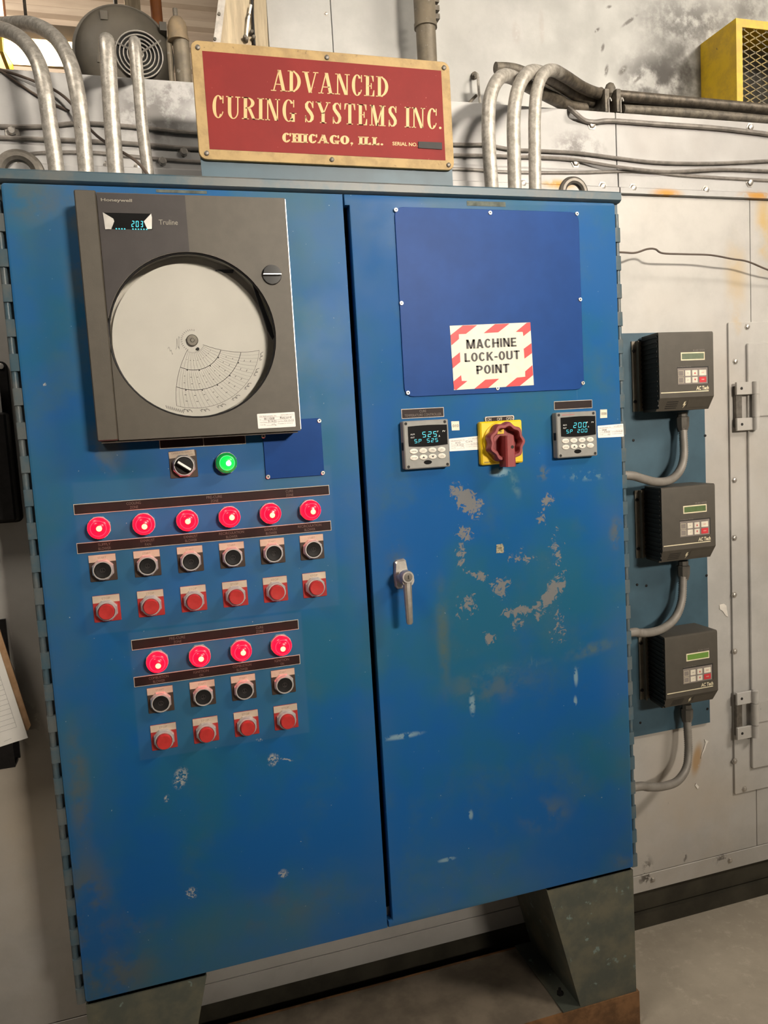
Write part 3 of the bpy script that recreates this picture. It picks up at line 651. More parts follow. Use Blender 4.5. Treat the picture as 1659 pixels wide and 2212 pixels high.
pr_ = [(.6020, ZD0)] + rc(1.2-r, ZD0+r, r, 270) + rc(1.2-r, ZD1-r, r, 0) + [(.6020, ZD1), (.6020, ZD1-.021), (.6115, ZD1-.021), (.6115, ZD0+.014), (.6020, ZD0+.014)]
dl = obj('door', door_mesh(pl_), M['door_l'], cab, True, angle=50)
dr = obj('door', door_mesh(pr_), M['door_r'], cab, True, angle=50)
for d in (dl, dr): d['label'] = 'blue enamelled cabinet door, scuffed'
# worn grey tape scraps on the door tops
for (ua, va, ub, vb) in ((337, 409, 447, 419), (1008, 434, 1092, 447)):
    A = P(ua, va, 0); B = P(ub, vb, 0); obj('tape_scrap', MB().box(A.x, B.x, -.0006, 0, B.z, A.z), plain('worn_tape', (.10, .115, .10), .7, 0, .15, .35, 60), dl if ua < 700 else dr, False)
_p = P(1080, 1185, 0)
obj('sticker_remnant', MB().prism([(_p.x-.009, _p.z-.009), (_p.x+.008, _p.z-.010), (_p.x+.009, _p.z+.003), (_p.x+.006, _p.z+.010), (_p.x-.008, _p.z+.009)], -.0004, 0), plain('torn_label_paper', (.25, .23, .16), .7, 0, .2, .6, 260), dr, False)
# piano hinges: open slots between knuckles
def hinge(xc, side):
    xe = xc-side*.0130; xo = xc+side*.0030                                 # edge at the door, outer edge
    h = obj('hinge', MB().box(min(xe, xo), max(xe, xo), .0195, .0218, ZD0-.004, ZD1-.02), M['body'], cab, False)
    n = 25; pitch = (ZD1-.02-ZD0+.004)/n; k0 = None
    for i in range(n):
        z = ZD0-.004+pitch*i
        if k0 is None:
            sec = [(xe, .0195), (xe, .0055), (xo-side*.004, .0055), (xo-side*.0012, .0068), (xo, .0100), (xo, .0195)]
            k0 = obj('knuckle', MB().loops([[(a, b, zz) for a, b in sec] for zz in (z, z+pitch*.50)]), M['body'], h)
            k1 = obj('pin', MB().loops([[((xe+xo)/2+side*.0022+.0052*math.cos(w*math.pi/6), .0140+.0052*math.sin(w*math.pi/6), zz) for w in range(12)] for zz in (z+pitch*.50, z+pitch)]), M['body'], h)
        else:
            for q in (k0, k1): c = q.copy(); COL.objects.link(c); c.location = Vector(q.location) + Vector((0, 0, pitch*i))
hinge(-.0135, -1); hinge(1.2135, 1)
for (u, v, R0, r0) in ((37, 322, .0330, .0112), (1237, 381, .0275, .0090)):
    p = P(u, v, .10); zc0 = p.z-R0-r0; obj('lifting_eye', MB().torus((p.x, .10, zc0), R0, r0, 'y', 28, 10, -.75, math.pi+.75).lathez(p.x, .10, [(.02, ZB1-.0002), (.02, ZB1+.003), (.012, ZB1+.005)], 16), M['steel_dk'], cab)
def leg(mir):
    f = (lambda x: x) if not mir else (lambda x: 1.2-x)
    L = obj('leg', MB().prism([(f(.976), ZB0+.004), (f(1.2), ZB0+.004), (f(1.2), ZP+.003), (f(1.050), ZP+.003)], .003, .006)
            .prism([(f(.976), ZB0+.004), (f(1.2), ZB0+.004), (f(1.2), ZP+.003), (f(1.050), ZP+.003)], .247, .25)
            .box(min(f(1.197), f(1.2)), max(f(1.197), f(1.2)), .006, .247, ZP+.003, ZB0+.004)
            .loops([[(f(.976), y, ZB0+.004), (f(.979), y, ZB0+.004), (f(1.053), y, ZP+.003), (f(1.050), y, ZP+.003)] for y in (.006, .247)]), M['leg'], cab, False)
    obj('foot_flange', MB().box(min(f(1.005), f(1.2)), max(f(1.005), f(1.2)), .003, .25, ZP-.0003, ZP+.003), M['leg'], L, False)
    obj('anchor_bolt', MB().lathez(f(1.026), .055, [(.008, ZP+.003), (.008, ZP+.009), (.004, ZP+.010), (.004, ZP+.018)], 6), M['black'], L)
leg(False); leg(True)
# swing handle with key cylinder
hb = obj('handle', MB(), M['steel']) if False else None
hx, hz = .672, 1.152
poly = [(.6580, 1.127), (.6625, 1.1215), (.6815, 1.1215), (.6865, 1.129), (.6880, 1.150), (.6835, 1.180), (.6795, 1.1835), (.6640, 1.1820), (.6595, 1.178), (.6570, 1.150)]
cx_ = sum(p[0] for p in poly)/len(poly); cz_ = sum(p[1] for p in poly)/len(poly)
hp = MB().loops([[(cx_+(x-cx_)*k, y, cz_+(z-cz_)*k) for x, z in poly] for y, k in ((0, 1), (-.007, .97), (-.010, .86))])
hp.lathe(hx, 1.146, [(.0135, -.009), (.0120, -.034), (.0125, -.050)], 24)
H = obj('handle', hp, M['steel'], cab, True, angle=30); H['label'] = 'nickel swing handle with key lock'
A = P(882, 1247, -.056)
obj('lever', MB().loops([[(A.x+sx*w, y, z) for sx, y in ((-1, yb), (-1, yf), (-.45, yf-.0028), (.45, yf-.0028), (1, yf), (1, yb))] for z, w, yf, yb in ((A.z+.004, .0078, -.052, -.036), (A.z-.030, .0072, -.052, -.042), (A.z-.092, .0060, -.052, -.044), (A.z-.096, .0048, -.050, -.045))]).lathe(A.x, A.z, [(.0125, -.036), (.0125, -.054), (.0115, -.056)], 24), M['steel'], H, True, angle=30)
obj('key_cylinder', MB().lathe(A.x, A.z, [(.0088, -.055), (.0088, -.0566), (.0070, -.0568)], 20), M['steel_dk'], H)
obj('keyway', MB().box(A.x-.0011, A.x+.0011, -.0572, -.0566, A.z-.0035, A.z+.0040), M['hole'], H, False)
# ------------------------------------------------------------------ company sign over the cabinet
YS = .045; sg = thing('company_sign', (.6, YS+.01, ZB1), 'red and gold enamelled maker sign on a blue bracket over the cabinet', 'sign')
A = P(436, 380, YS+.01); B = P(978, 405, YS+.01)
obj('bracket', MB().box(A.x, B.x, YS+.008, YS+.011, ZB1, 2.15).box(A.x, B.x, YS+.011, YS+.045, ZB1, ZB1+.003), M['plate_blue'], sg, False)
K = crop(400, 60, 2.765)
c4 = qpx(K, [(35, 78), (1582, 200), (1603, 850), (82, 785)], YS)
sx0 = (c4[0].x+c4[3].x)/2; sx1 = (c4[1].x+c4[2].x)/2; sz1 = (c4[0].z+c4[1].z)/2; sz0 = (c4[2].z+c4[3].z)/2
obj('gold_plate', MB().slab(sx0, sx1, sz0, sz1, .014, [(YS+.008, 0), (YS+.0008, 0), (YS, .0008)]), M['gold'], sg)
c4 = qpx(K, [(98, 140), (1530, 255), (1553, 790), (150, 728)], YS)
rx0 = (c4[0].x+c4[3].x)/2; rx1 = (c4[1].x+c4[2].x)/2; rz1 = (c4[0].z+c4[1].z)/2; rz0 = (c4[2].z+c4[3].z)/2
obj('red_field', MB().box(rx0, rx1, YS-.0005, YS, rz0, rz1), M['sign_red'], sg, False)
YL = YS-.0009
obj('lettering', quadmap(serif2d('ADVANCED', .145, .042, 1.0, .05), qpx(K, [(512, 246), (1213, 291), (1213, 417), (512, 378)], YL)), M['gold_text'], sg, False)
obj('lettering', quadmap(serif2d('CURING SYSTEMS INC.', .145, .042, 1.0, .055, .075), qpx(K, [(163, 400), (1531, 484), (1531, 608), (163, 538)], YL)), M['gold_text'], sg, False)
obj('lettering', quadmap(serif2d('CHICAGO, ILL.', .30, .13, 1.45, .06, .09), qpx(K, [(580, 626), (1183, 655), (1183, 712), (580, 694)], YL)), M['gold_text'], sg, False)
obj('lettering', quadmap(text2d('SERIAL NO.', .02), qpx(K, [(1238, 680), (1387, 687), (1387, 709), (1238, 702)], YL)), M['gold_text'], sg, False)
obj('serial_patch', MB().prism3(qpx(K, [(1393, 679), (1534, 685), (1534, 726), (1393, 717)], YS-.0025), (0, .002, 0)), M['black'], sg, False)
for u, v in ((75, 118), (846, 178), (1545, 240), (128, 750), (876, 788), (1573, 820)):
    p = P(*K(u, v), YS); obj('screw', MB().lathe(p.x, p.z, [(.0045, YS), (.0045, YS-.002), (.003, YS-.003)], 14), M['steel_dk'], sg)
# ------------------------------------------------------------------ circular chart recorder
YR = -.060; rx0, rx1, rz0, rz1 = .1195, .4755, 1.4525, 1.8710; wcx, wcz, wr = .2975, 1.6290, .1445
rec = thing('chart_recorder', (.2975, 0, rz0), 'brown-grey circular chart recorder with round window on the cabinet door', 'recorder')
CH = -.020
mb = MB().hole_plate(rx0+.002, rx1-.002, rz0+.002, rz1-.002, wcx, wcz, wr+.006, -.044, 0)
obj('case', mb, M['rec'], rec)
obj('well', MB().lathe(wcx, wcz, [(wr+.0055, 0), (wr+.0055, -.001)], 64).loops([[(wcx+q*math.cos(2*math.pi*i/64), y, wcz+q*math.sin(2*math.pi*i/64)) for i in range(64)] for q, y in ((wr+.0055, -.001), (wr+.0055, -.046), (wr+.0045, -.046), (wr+.0045, -.001))], False, False), M['rec_in'], rec)
xh = P(207, 417, YR).x
obj('hinge_strip', MB().slab(rx0, xh, rz0, rz1+.002, .003, [(-.044, 0), (YR, 0), (YR-.003, .002)]), M['rec'], rec)
dd = obj('door', MB().hole_plate(xh+.0006, rx1, rz0, rz1-.001, wcx, wcz, wr, YR, -.044), M['rec'], rec, True, angle=30)
# darker label field around the upper left of the window
xd1 = P(404, 480, YR).x; A = []
for k in range(0, 33):
    a = math.radians(180 - (180-math.degrees(math.acos((xd1-wcx)/(wr+.001))))*k/32); A.append((wcx+(wr+.001)*math.cos(a), wcz+(wr+.001)*math.sin(a)))
poly = [(xh+.001, rz1-.002), (xh+.001, A[0][1])] + A + [(xd1, rz1-.002)]
obj('label_field', MB().prism(poly, YR-.0006, YR), M['rec_dk'], dd, False)
obj('window_pane', MB().lathe(wcx, wcz, [(wr-.0005, -.050), (wr-.0005, -.053)], 64), M['glass'], dd)
obj('window_rim', MB().torus((wcx, -.0555, wcz), wr-.001, .0022, 'y', 64, 8), M['black'], dd)
ccx, ccz, cr = wcx-.0025, wcz-.003, .1375
ch = obj('paper_chart', MB().lathe(ccx, ccz, [(cr, CH+.0012), (cr, CH)], 72), M['paper'], rec)
# printed grid: only part of the disc shows print
mb = MB(); mb2 = MB(); y1 = CH-.0004
def tl(r, a, bend=.30): return (ccx + r*math.cos(math.radians(a)+bend*(r/cr)**1.5), ccz + r*math.sin(math.radians(a)+bend*(r/cr)**1.5))
a_lo, a_hi = -122, -24
for k in range(29):
    a = a_lo + (a_hi-a_lo)*k/28; edge = k in (0, 28); r0 = .020 if k % 2 == 0 else .052
    ribbon([tl(r0 + (.122-r0)*i/9, a) for i in range(10)], .0006 if edge else (.0004 if k % 2 == 0 else .0003), y1, mb if edge else mb2)
for r_, w_, tgt in ((.022, .0003, mb2), (.053, .0009, mb), (.089, .0009, mb), (.122, .0005, mb)):
    ribbon([tl(r_, a_lo + (a_hi-a_lo)*i/40) for i in range(41)], w_, y1-.0001, tgt)
for r_ in (.036, .066, .078, .099, .110):
    for k in range(1, 10): p0 = tl(r_, a_lo+(a_hi-a_lo)*(k/10-.008)); p1 = tl(r_, a_lo+(a_hi-a_lo)*(k/10+.012)); ribbon([p0, p1], .0012, y1, mb2)
for r_, n_ in ((.0545, 4), (.0905, 5)):
    for k in range(n_): p0 = tl(r_, a_lo+(a_hi-a_lo)*(k+.6)/(n_+.3)); mb.lathe(p0[0], p0[1], [(.0012, y1), (.0012, y1-.0001)], 8)
for k in range(7):                                                       # time figures round the rim
    a = a_lo + (a_hi-a_lo)*(k+.35)/7
    for j in range(7):
        p0 = tl(.1255, a+j*1.05); p1 = tl(.1255 if j % 3 else .1295, a+j*1.05+.6); ribbon([p0, p1], .0022 if j % 2 else .0012, y1, mb if j % 3 else mb2)
scribble(ccx-.030, ccx-.022, ccz-.018, ccz+.010, y1, 9, .0006, mb2, 4); scribble(ccx-.044, ccx-.036, ccz-.026, ccz-.010, y1, 7, .0006, mb2, 5)
for k in range(9): p0 = (ccx-.056+.0035*k, ccz-.1145-.0012*k); ribbon([p0, (p0[0]+.0022, p0[1]-.006)], .0013, y1, mb2)
for k in range(16): a = math.radians(75+k*11); ribbon([(ccx+.0175*math.cos(a), ccz+.0175*math.sin(a)), (ccx+.0205*math.cos(a+.03), ccz+.0205*math.sin(a+.03))], .0010, y1, mb2)
obj('grid_print', mb, M['ink'], ch, False); obj('fine_print', mb2, M['ink_lt'], ch, False)
obj('hub', MB().lathe(ccx, ccz, [(.0105, CH), (.0105, CH-.004), (.0090, CH-.0055), (.0040, CH-.0055), (.003, CH-.007)], 28), M['steel_dk'], rec)
obj('drive_pin', MB().lathe(ccx+.0085, ccz-.0155, [(.0028, CH), (.0028, CH-.004)], 14), M['black'], rec)
K0 = lambda u, v: P(u, v, CH-.012)
pp = [K0(545, 612), K0(551, 612), K0(577, 680), K0(587, 705), K0(592, 728), K0(589, 735), K0(577, 712), K0(570, 690)]
obj('pen_arm', MB().prism3(pp, (0, .004, 0)), M['black'], rec, False)
obj('pen_bracket', MB().box(K0(466, 577).x, K0(506, 580).x, -.020, -.006, K0(480, 583).z, K0(480, 579).z), M['black'], rec, False)
# display
A = P(224, 459, YR-.001); B = P(330, 496, YR-.001)
ds = obj('display', MB().slab(A.x, B.x, B.z, A.z, .002, [(YR-.0006, 0), (YR-.0016, .0003)]), M['gloss_black'], dd)
A2 = P(284, 490, YR-.003); B2 = P(307, 477, YR-.003)
obj('digits', seg7('203', A2.x, B2.x+.003, A2.z, B2.z, YR-.0021), M['cyan'], ds, False) if False else obj('digits', seg7('203', A2.x, B2.x+.003, A2.z, B2.z, YR-.0021), M['cyan'], rec, False)
mb = MB(); q = P(250, 496, YR-.002)
for k in range(12): x = q.x + .0045*k; (mb.box(x, x+.0022, YR-.0021, YR-.0018, q.z+.0005, q.z+.0024) if k not in (4, 5) else None)
obj('digits', mb, M['cyan'], rec, False)
K = crop(140, 400, 3.072)
for pts in ([(252, 180), (322, 222), (328, 240), (308, 292), (268, 292)], [(573, 188), (578, 215), (578, 290), (548, 292), (524, 240)]):
    obj('display_glare', MB().prism3(qpx(K, pts, YR-.0026), (0, .0009, 0)), M['screw'], rec, False)  # bright shapes drawn in place of glare reflected beside the display
obj('lettering', quadmap(serif2d('H', .22, .05, 1, .03) if False else text2d('Honeywell', .025), qpx(K, [(238, 86), (446, 92), (446, 118), (240, 112)], YR-.0012)), M['print'], rec, False)
obj('lettering', quadmap(text2d('Truline', .01), qpx(K, [(622, 228), (750, 230), (750, 264), (625, 262)], YR-.0012)), M['print'], rec, False)
p = P(587, 594, YR)
kn = obj('latch_knob', MB().lathe(p.x, p.z, [(.0175, YR), (.0175, YR-.002), (.0165, YR-.003)], 32), M['gloss_black'], rec)
mb = MB(); L = []
for i in range(13):
    a = math.pi*i/12; L.append((p.x+.0160*math.cos(a), p.z+.0160*math.sin(a)))
mb.prism(L, YR-.009, YR-.003); obj('knob_grip', mb, M['gloss_black'], kn)
obj('knob_edge', MB().box(p.x-.0162, p.x+.0162, YR-.0098, YR-.003, p.z-.001, p.z+.0006), M['chrome'], kn, False)
obj('side_trim', MB().box(rx1, rx1+.0012, YR, -.044, rz0+.003, rz1-.003), M['screw'], rec, False)
obj('bottom_trim', MB().box(rx0+.006, rx1-.004, -.052, -.002, rz0-.0035, rz0-.0005), M['rec'], rec, False)
# ------------------------------------------------------------------ calibration stickers
def cal_sticker(quad, y, label, seed, rows):
    tl_, tr_, br_, bl_ = quad; o = thing('calibration_sticker', tuple((Vector(bl_)+Vector(br_))/2), label, 'sticker')
    ang = math.atan2(tr_.z-tl_.z, tr_.x-tl_.x); w = (tr_-tl_).length; h = (tl_-bl_).length
    def pt(a, b): v = (bl_*(1-a)+br_*a)*(1-b) + (tl_*(1-a)+tr_*a)*b; return v.x, v.z
    r = .05; ring = []
    for ca, cb, a0 in ((1-r*h/w, 1-r, 0), (r*h/w, 1-r, 90), (r*h/w, r, 180), (1-r*h/w, r, 270)):
        for k in range(4): t = math.radians(a0+30*k); ring.append(pt(ca+r*h/w*math.cos(t), cb+r*math.sin(t)))
    obj('label_paper', MB().prism(ring, y-.0004, y), M['sticker'], o, False)
    def qd(a0, a1, b0, b1): return [(pt(a0, b1)[0], y-.0007, pt(a0, b1)[1]), (pt(a1, b1)[0], y-.0007, pt(a1, b1)[1]), (pt(a1, b0)[0], y-.0007, pt(a1, b0)[1]), (pt(a0, b0)[0], y-.0007, pt(a0, b0)[1])]
    mb = MB(); quadmap(text2d('Lds Instrument, Inc.'), qd(.05, .52, .76, .88), mb); quadmap(text2d('(317) 890-9474'), qd(.62, .96, .78, .89), mb)
    quadmap(text2d('ID'), qd(.06, .10, .55, .62), mb); quadmap(text2d('Cal Date'), qd(.06, .25, .37, .45), mb); quadmap(text2d('Cal By'), qd(.06, .21, .20, .28), mb); quadmap(text2d('Cal Due'), qd(.53, .69, .38, .46), mb); quadmap(text2d('Traceable to standards'), qd(.53, .93, .24, .30), mb)
    for a0, a1, b in ((.05, .97, .735), (.12, .97, .535), (.26, .50, .36), (.70, .97, .37), (.23, .50, .185)): ribbon([pt(a0, b), pt(a1, b)], h*.012, y-.0007, mb)
    obj('printing', mb, M['ink_lt'], o, False)
    mb = MB(); rr = random.Random(seed)
    for a0, a1, b0, b1, t in rows: quadmap(text2d(t), qd(a0, a1, b0, b1), mb)
    s = [pt(.36+.02*i, .16+rr.uniform(0, .18)) for i in range(7)]; ribbon(s, h*.014, y-.0008, mb)
    obj('handwriting', mb, M['ink'], o, False); return o
K = crop(540, 870, 13.83)
cal_sticker(qpx(K, [(208, 335), (1330, 275), (1368, 712), (245, 775)], YR), YR, 'white calibration sticker on the lower corner of the chart recorder', 3,
            [(.18, .45, .56, .72, '011/008'), (.60, .90, .58, .74, 'Record'), (.28, .49, .38, .52, '9-14-23'), (.71, .96, .39, .50, '12-13-23')])
K = crop(960, 930, 18.43)
cal_sticker(qpx(K, [(180, 330), (1390, 215), (1415, 755), (205, 832)], 0), 0, 'white calibration sticker between a controller and the red rotary switch', 5,
            [(.20, .36, .56, .70, '010'), (.54, .76, .60, .74, 'Cure'), (.25, .46, .38, .52, '9-14-23'), (.70, .95, .40, .50, '12-13-23')])
K = crop(1270, 860, 18.43)
cal_sticker(qpx(K, [(380, 1108), (1400, 1018), (1430, 1530), (400, 1585)], 0), 0, 'white calibration sticker lapping over the door hinge edge', 9,
            [(.16, .34, .56, .70, '008'), (.25, .46, .38, .52, '9-14-23'), (.70, .95, .40, .50, '12-13-23')])
for txt, pts, lab in (('010', [(930, 278), (1047, 275), (1055, 410), (940, 415)], 'small cream number sticker between the engraved nameplate and the red rotary switch'), ('008', None, 'small cream number sticker with a cut corner near the door hinge')):
    if pts: q4 = qpx(crop(840, 870, 6.9125), pts, 0)
    else: q4 = qpx(crop(1270, 860, 18.43), [(485, 455), (755, 450), (765, 780), (485, 800)], 0)
    o = thing('number_sticker', tuple(q4[3]), lab, 'sticker')
    obj('label_paper', MB().prism3([(p.x, -.0004, p.z) for p in q4], (0, .0004, 0)), M['cream'], o, False)
    c = [q4[0].lerp(q4[2], .5)]; w = (q4[1]-q4[0]).length; h = (q4[0]-q4[3]).length
    obj('printing', text_box(txt, c[0].x-w*.36, c[0].x+w*.40, c[0].z-h*.15, c[0].z+h*.15, -.0007), M['fitting'], o, False)
# ------------------------------------------------------------------ engraved legend strips
def legend(name, x0, x1, z0, z1, label, texts, group=None, split=None, y=0.0):
    o = thing(name, ((x0+x1)/2, 0, z0), label, 'nameplate', group)
    obj('pale_edge', MB().box(x0, x1, -.0012, 0, z0, z1), M['strip_edge'], o, False)
    e = .0011; cells = [(x0+e, x1-e)] if not split else [(x0+e, split-e*.5), (split+e*.5, x1-e)]
    for a, b in cells: obj('dark_face', MB().box(a, b, -.0017, -.0012, z0+e, z1-e), M['strip'], o, False)
    if texts:
        h = z1-z0
        for xc, l1, l2 in texts:
            cw = h*.30*.62; mb = MB()
            for k, t in enumerate((l1, l2)):
                if not t: continue
                w = cw*len(t); zc = z1-h*(.31 if k == 0 else .70); text_box(t, xc-w/2, xc+w/2, zc-h*.13, zc+h*.13, -.0020, 0, mb)
            obj('engraving', mb, M['strip_text'], o, False)
    return o
COLX = [.1050+.0776*k for k in range(6)]; COLX2 = [.1845+.0777*k for k in range(4)]
legend('zone_nameplate', .0650, .5352, 1.3246, 1.3438, 'long dark legend strip above the six red lamps', [(.168, 'COOLING', 'ZONE'), (.313, 'PRE-CURE', 'ZONE'), (.456, 'CURE', 'ZONE')])
legend('blower_nameplate', .0638, .5341, 1.2538, 1.2731, 'long dark legend strip of blower names under the six red lamps',
       [(COLX[0]+.006, 'SUPPLY', 'BLOWER'), (COLX[1]+.004, 'EXHAUST', 'FAN'), (COLX[2]+.004, 'EXHAUST', 'BLOWER'), (COLX[3]+.002, 'RECIRCULATION', 'BLOWER'), (COLX[4], 'EXHAUST', 'BLOWER'), (COLX[5]-.002, 'RECIRCULATION', 'BLOWER')])
legend('zone_nameplate', .1414, .4555, 1.0645, 1.0840, 'dark legend strip above the four red lamps', [(.224, 'PRE-CURE', 'ZONE'), (.379, 'CURE', 'ZONE')])
legend('burner_nameplate', .1398, .4538, .9942, 1.0133, 'dark legend strip with combustion and ignition names under the four red lamps',
       [(COLX2[0], 'COMBUSTION', 'BLOWER'), (COLX2[1], 'IGNITION', 'ON'), (COLX2[2], 'COMBUSTION', 'BLOWER'), (COLX2[3], 'IGNITION', 'ON')])
legend('blank_nameplate', .2224, .3797, 1.4335, 1.4524, 'blank two-cell dark nameplate just under the chart recorder', None, None, .3015)
legend('controller_nameplate', .6932, .7841, 1.4654, 1.4847, 'dark nameplate engraved for the cure temperature controller', [(.7386, 'CURE', 'TEMPERATURE CONTROLLER')])
legend('controller_nameplate', 1.0361, 1.1283, 1.4674, 1.4853, 'blank dark nameplate above the controller near the door hinge', None)
# ------------------------------------------------------------------ pilot lights
def pilot(x, z, green, label, group):
    o = thing('pilot_light', (x, 0, z), label, 'indicator light', group)
    obj('collar', MB().lathe(x, z, [(.0212, 0), (.0212, -.005), (.0200, -.007)], 8, math.pi/8).lathe(x, z, [(.0200, -.006), (.0200, -.010)], 32), M['chrome'], o)
    le = obj('lens', MB().lathe(x, z, [(.0192, -.009), (.0192, -.0170), (.0180, -.0215), (.0150, -.0245), (.0132, -.0252)], 36, 0, True, False), M['lens_green2' if green else 'lens_red2'], o, True, None, 60)
    obj('lens_dome', MB().lathe(x, z, [(.0132, -.0252), (.0128, -.0285), (.0110, -.0308), (.0060, -.0325), (0, -.0330)], 36, 0, False, False), M['lens_green' if green else 'lens_red'], o, True, None, 60)
    obj('lens_ridge', MB().torus((x, -.0255, z), .0135, .0007, 'y', 36, 6), M['lens_ghi' if green else 'lens_hi'], o)
    r = random.Random(int(x*1000+z*7000)); bx, bz = x+r.uniform(-.0012, .0022), z+r.uniform(-.0028, .0010)
    obj('bulb_glow', MB().lathe(bx, bz, [(.0052, -.0318), (.0046, -.0334), (.0024, -.0342), (0, -.0344)], 20), M['bulb_green' if green else 'bulb_red'], o, True, None, 60)
    return o
ORD = ['first', 'second', 'third', 'fourth', 'fifth', 'sixth']
for k, x in enumerate(COLX): pilot(x, 1.2985, False, 'lit red pilot light in the six-lamp row, %s from the door hinge' % ORD[k], 'red pilot lights')
for k, x in enumerate(COLX2): pilot(x, 1.0395, False, 'lit red pilot light in the four-lamp row, %s from the door hinge' % ORD[k], 'red pilot lights')
pilot(.3397, 1.4004, True, 'lit green pilot light below the chart recorder', None)
# ------------------------------------------------------------------ push buttons
def button(x, z, stop, label, group):
    o = thing('stop_button' if stop else 'start_button', (x, 0, z), label, 'push button', group)
    pz = z+.0030; x0, x1, z0, z1 = x-.0235, x+.0235, pz-.0245, pz+.0245
    lp = obj('legend_plate', MB().slab(x0, x1, z0, z1, .0015, [(0, 0), (-.0013, 0), (-.0016, .0003)]), M['red_tag' if stop else 'bronze_tag'], o)
    obj('name_field', MB().box(x0+.0003, x1-.0003, -.0020, -.0016, z1-.0135, z1-.0004), M['beige_tag'], o, False)
    obj('printing', text_box('STOP' if stop else 'START', x-.0075, x+.0070, z1-.0078, z1-.0038, -.0022, 0), M['tag_text'], o, False)
    obj('nut', MB().lathe(x, z, [(.0200, -.0016), (.0200, -.008), (.0185, -.010)], 8, math.pi/8), M['chrome'], o, True, None, 20)
    rg = obj('bezel_ring', MB().lathe(x, z, [(.0180, -.009), (.0178, -.0160), (.0165, -.0180), (.0148, -.0180), (.0146, -.0100)], 36, 0, False, False), M['chrome'], o, True, None, 50)
    if stop: obj('cap', MB().lathe(x, z, [(.0140, -.008), (.0140, -.0245), (.0128, -.0265), (.0060, -.0262), (0, -.0260)], 32), M['red_btn'], o, True, None, 40)
    else:
        cp = obj('cap', MB().lathe(x, z, [(.0142, -.008), (.0142, -.0160), (.0130, -.0168), (.0060, -.0160), (0, -.0158)], 32), M['black'], o, True, None, 40)
        obj('emblem', MB().torus((x, -.0163, z), .0042, .0004, 'y', 20, 5).box(x-.0004, x+.0004, -.0168, -.0158, z-.003, z+.003).box(x-.0030, x+.0030, -.0168, -.0158, z-.0026, z-.0019), M['rec_dk'], cp)
for k, x in enumerate(COLX):
    button(x, 1.2215, False, 'black start button under the six-lamp row, %s from the door hinge' % ORD[k], 'black start buttons')
    button(x, 1.1462, True, 'red stop button in the row of six, %s from the door hinge' % ORD[k], 'red stop buttons')
for k, x in enumerate(COLX2):
    button(x, .9612, False, 'black start button under the four-lamp row, %s from the door hinge' % ORD[k], 'black start buttons')
    button(x, .8888, True, 'red stop button in the row of four, %s from the door hinge' % ORD[k], 'red stop buttons')
# selector switch
x, z = .2625, 1.4004; o = thing('selector_switch', (x, 0, z), 'black rotary selector switch with white pointer under the chart recorder', 'switch')
obj('legend_plate', MB().slab(x-.0255, x+.0245, z-.0225, z+.0275, .0015, [(0, 0), (-.0013, 0), (-.0016, .0003)]), M['bronze_tag'], o)
K = crop(330, 940, 7.213); q4 = qpx(K, [(243, 268), (645, 222), (660, 318), (258, 368)], -.0025)
obj('name_tag', MB().prism3(q4, (0, .0009, 0)), M['beige_tag'], o, False)
def inq(a0, a1, b0, b1): 
    f = lambda a, b: ((q4[3]*(1-a)+q4[2]*a)*(1-b) + (q4[0]*(1-a)+q4[1]*a)*b) - Vector((0, .0004, 0)); return [f(a0, b1), f(a1, b1), f(a1, b0), f(a0, b0)]
mb = quadmap(text2d('OPERATE-SHUT'), inq(.10, .90, .55, .85)); quadmap(text2d('DOWN'), inq(.66, .93, .12, .42), mb)
obj('printing', mb, M['tag_text'], o, False)
obj('nut', MB().lathe(x, z, [(.0215, -.0016), (.0215, -.008), (.0195, -.010)], 8, math.pi/8), M['chrome'], o, True, None, 20)
obj('bezel_ring', MB().lathe(x, z, [(.0195, -.009), (.0190, -.0150), (.0180, -.0165), (.0165, -.0165), (.0163, -.0100)], 36, 0, False, False), M['chrome'], o, True, None, 50)
obj('knob', MB().lathe(x, z, [(.0162, -.008), (.0160, -.0170), (.0150, -.0180)], 32), M['black'], o)
a = math.radians(-36); u_, w_ = Vector((math.cos(a), 0, math.sin(a))), Vector((-math.sin(a), 0, math.cos(a))); c = Vector((x, -.018, z))
obj('grip', MB().prism3([c+u_*.014+w_*.0038, c-u_*.014+w_*.0038, c-u_*.014-w_*.0038, c+u_*.014-w_*.0038], (0, -.012, 0)), M['black'], o, False)
c = Vector((x, -.0302, z)); obj('pointer', MB().prism3([c+u_*.0135+w_*.0020, c-u_*.0135+w_*.0020, c-u_*.0135-w_*.0020, c+u_*.0135-w_*.0020], (0, -.0006, 0)), M['white_print'], o, False)
# ------------------------------------------------------------------ blue cover panels with screws
def cover(x0, x1, z0, z1, r, scr, label):
    o = thing('cover_panel', ((x0+x1)/2, 0, z0), label, 'panel')
    obj('sheet', MB().slab(x0, x1, z0, z1, r, [(0, 0), (-.0024, 0), (-.003, .0006)]), M['cover_blue'], o)
    for (sx, sz) in scr:
        s = obj('screw', MB().lathe(sx, sz, [(.0042, -.003), (.0042, -.0042), (.0034, -.005)], 16), M['screw'], o)
        obj('recess', MB().lathe(sx, sz, [(.0017, -.0049), (.0017, -.0053)], 8), M['hole'], s)
    return o
def sp(pts, y=-.003): return [(P(u, v, y).x, P(u, v, y).z) for u, v in pts]
cover(.7015, 1.1092, 1.5085, 1.8780, .018, sp([(855, 453.5), (1058.5, 460), (1246, 462), (867, 655), (1253, 647), (881, 848.5), (1074.5, 838.5), (1259, 827.5)]), 'large royal blue cover panel above the temperature controllers')
cover(.4125, .5270, 1.3640, 1.4752, .004, sp([(689.5, 909), (569, 942), (697.5, 1021.5), (579, 1030)]), 'small royal blue cover panel beside the green pilot light')
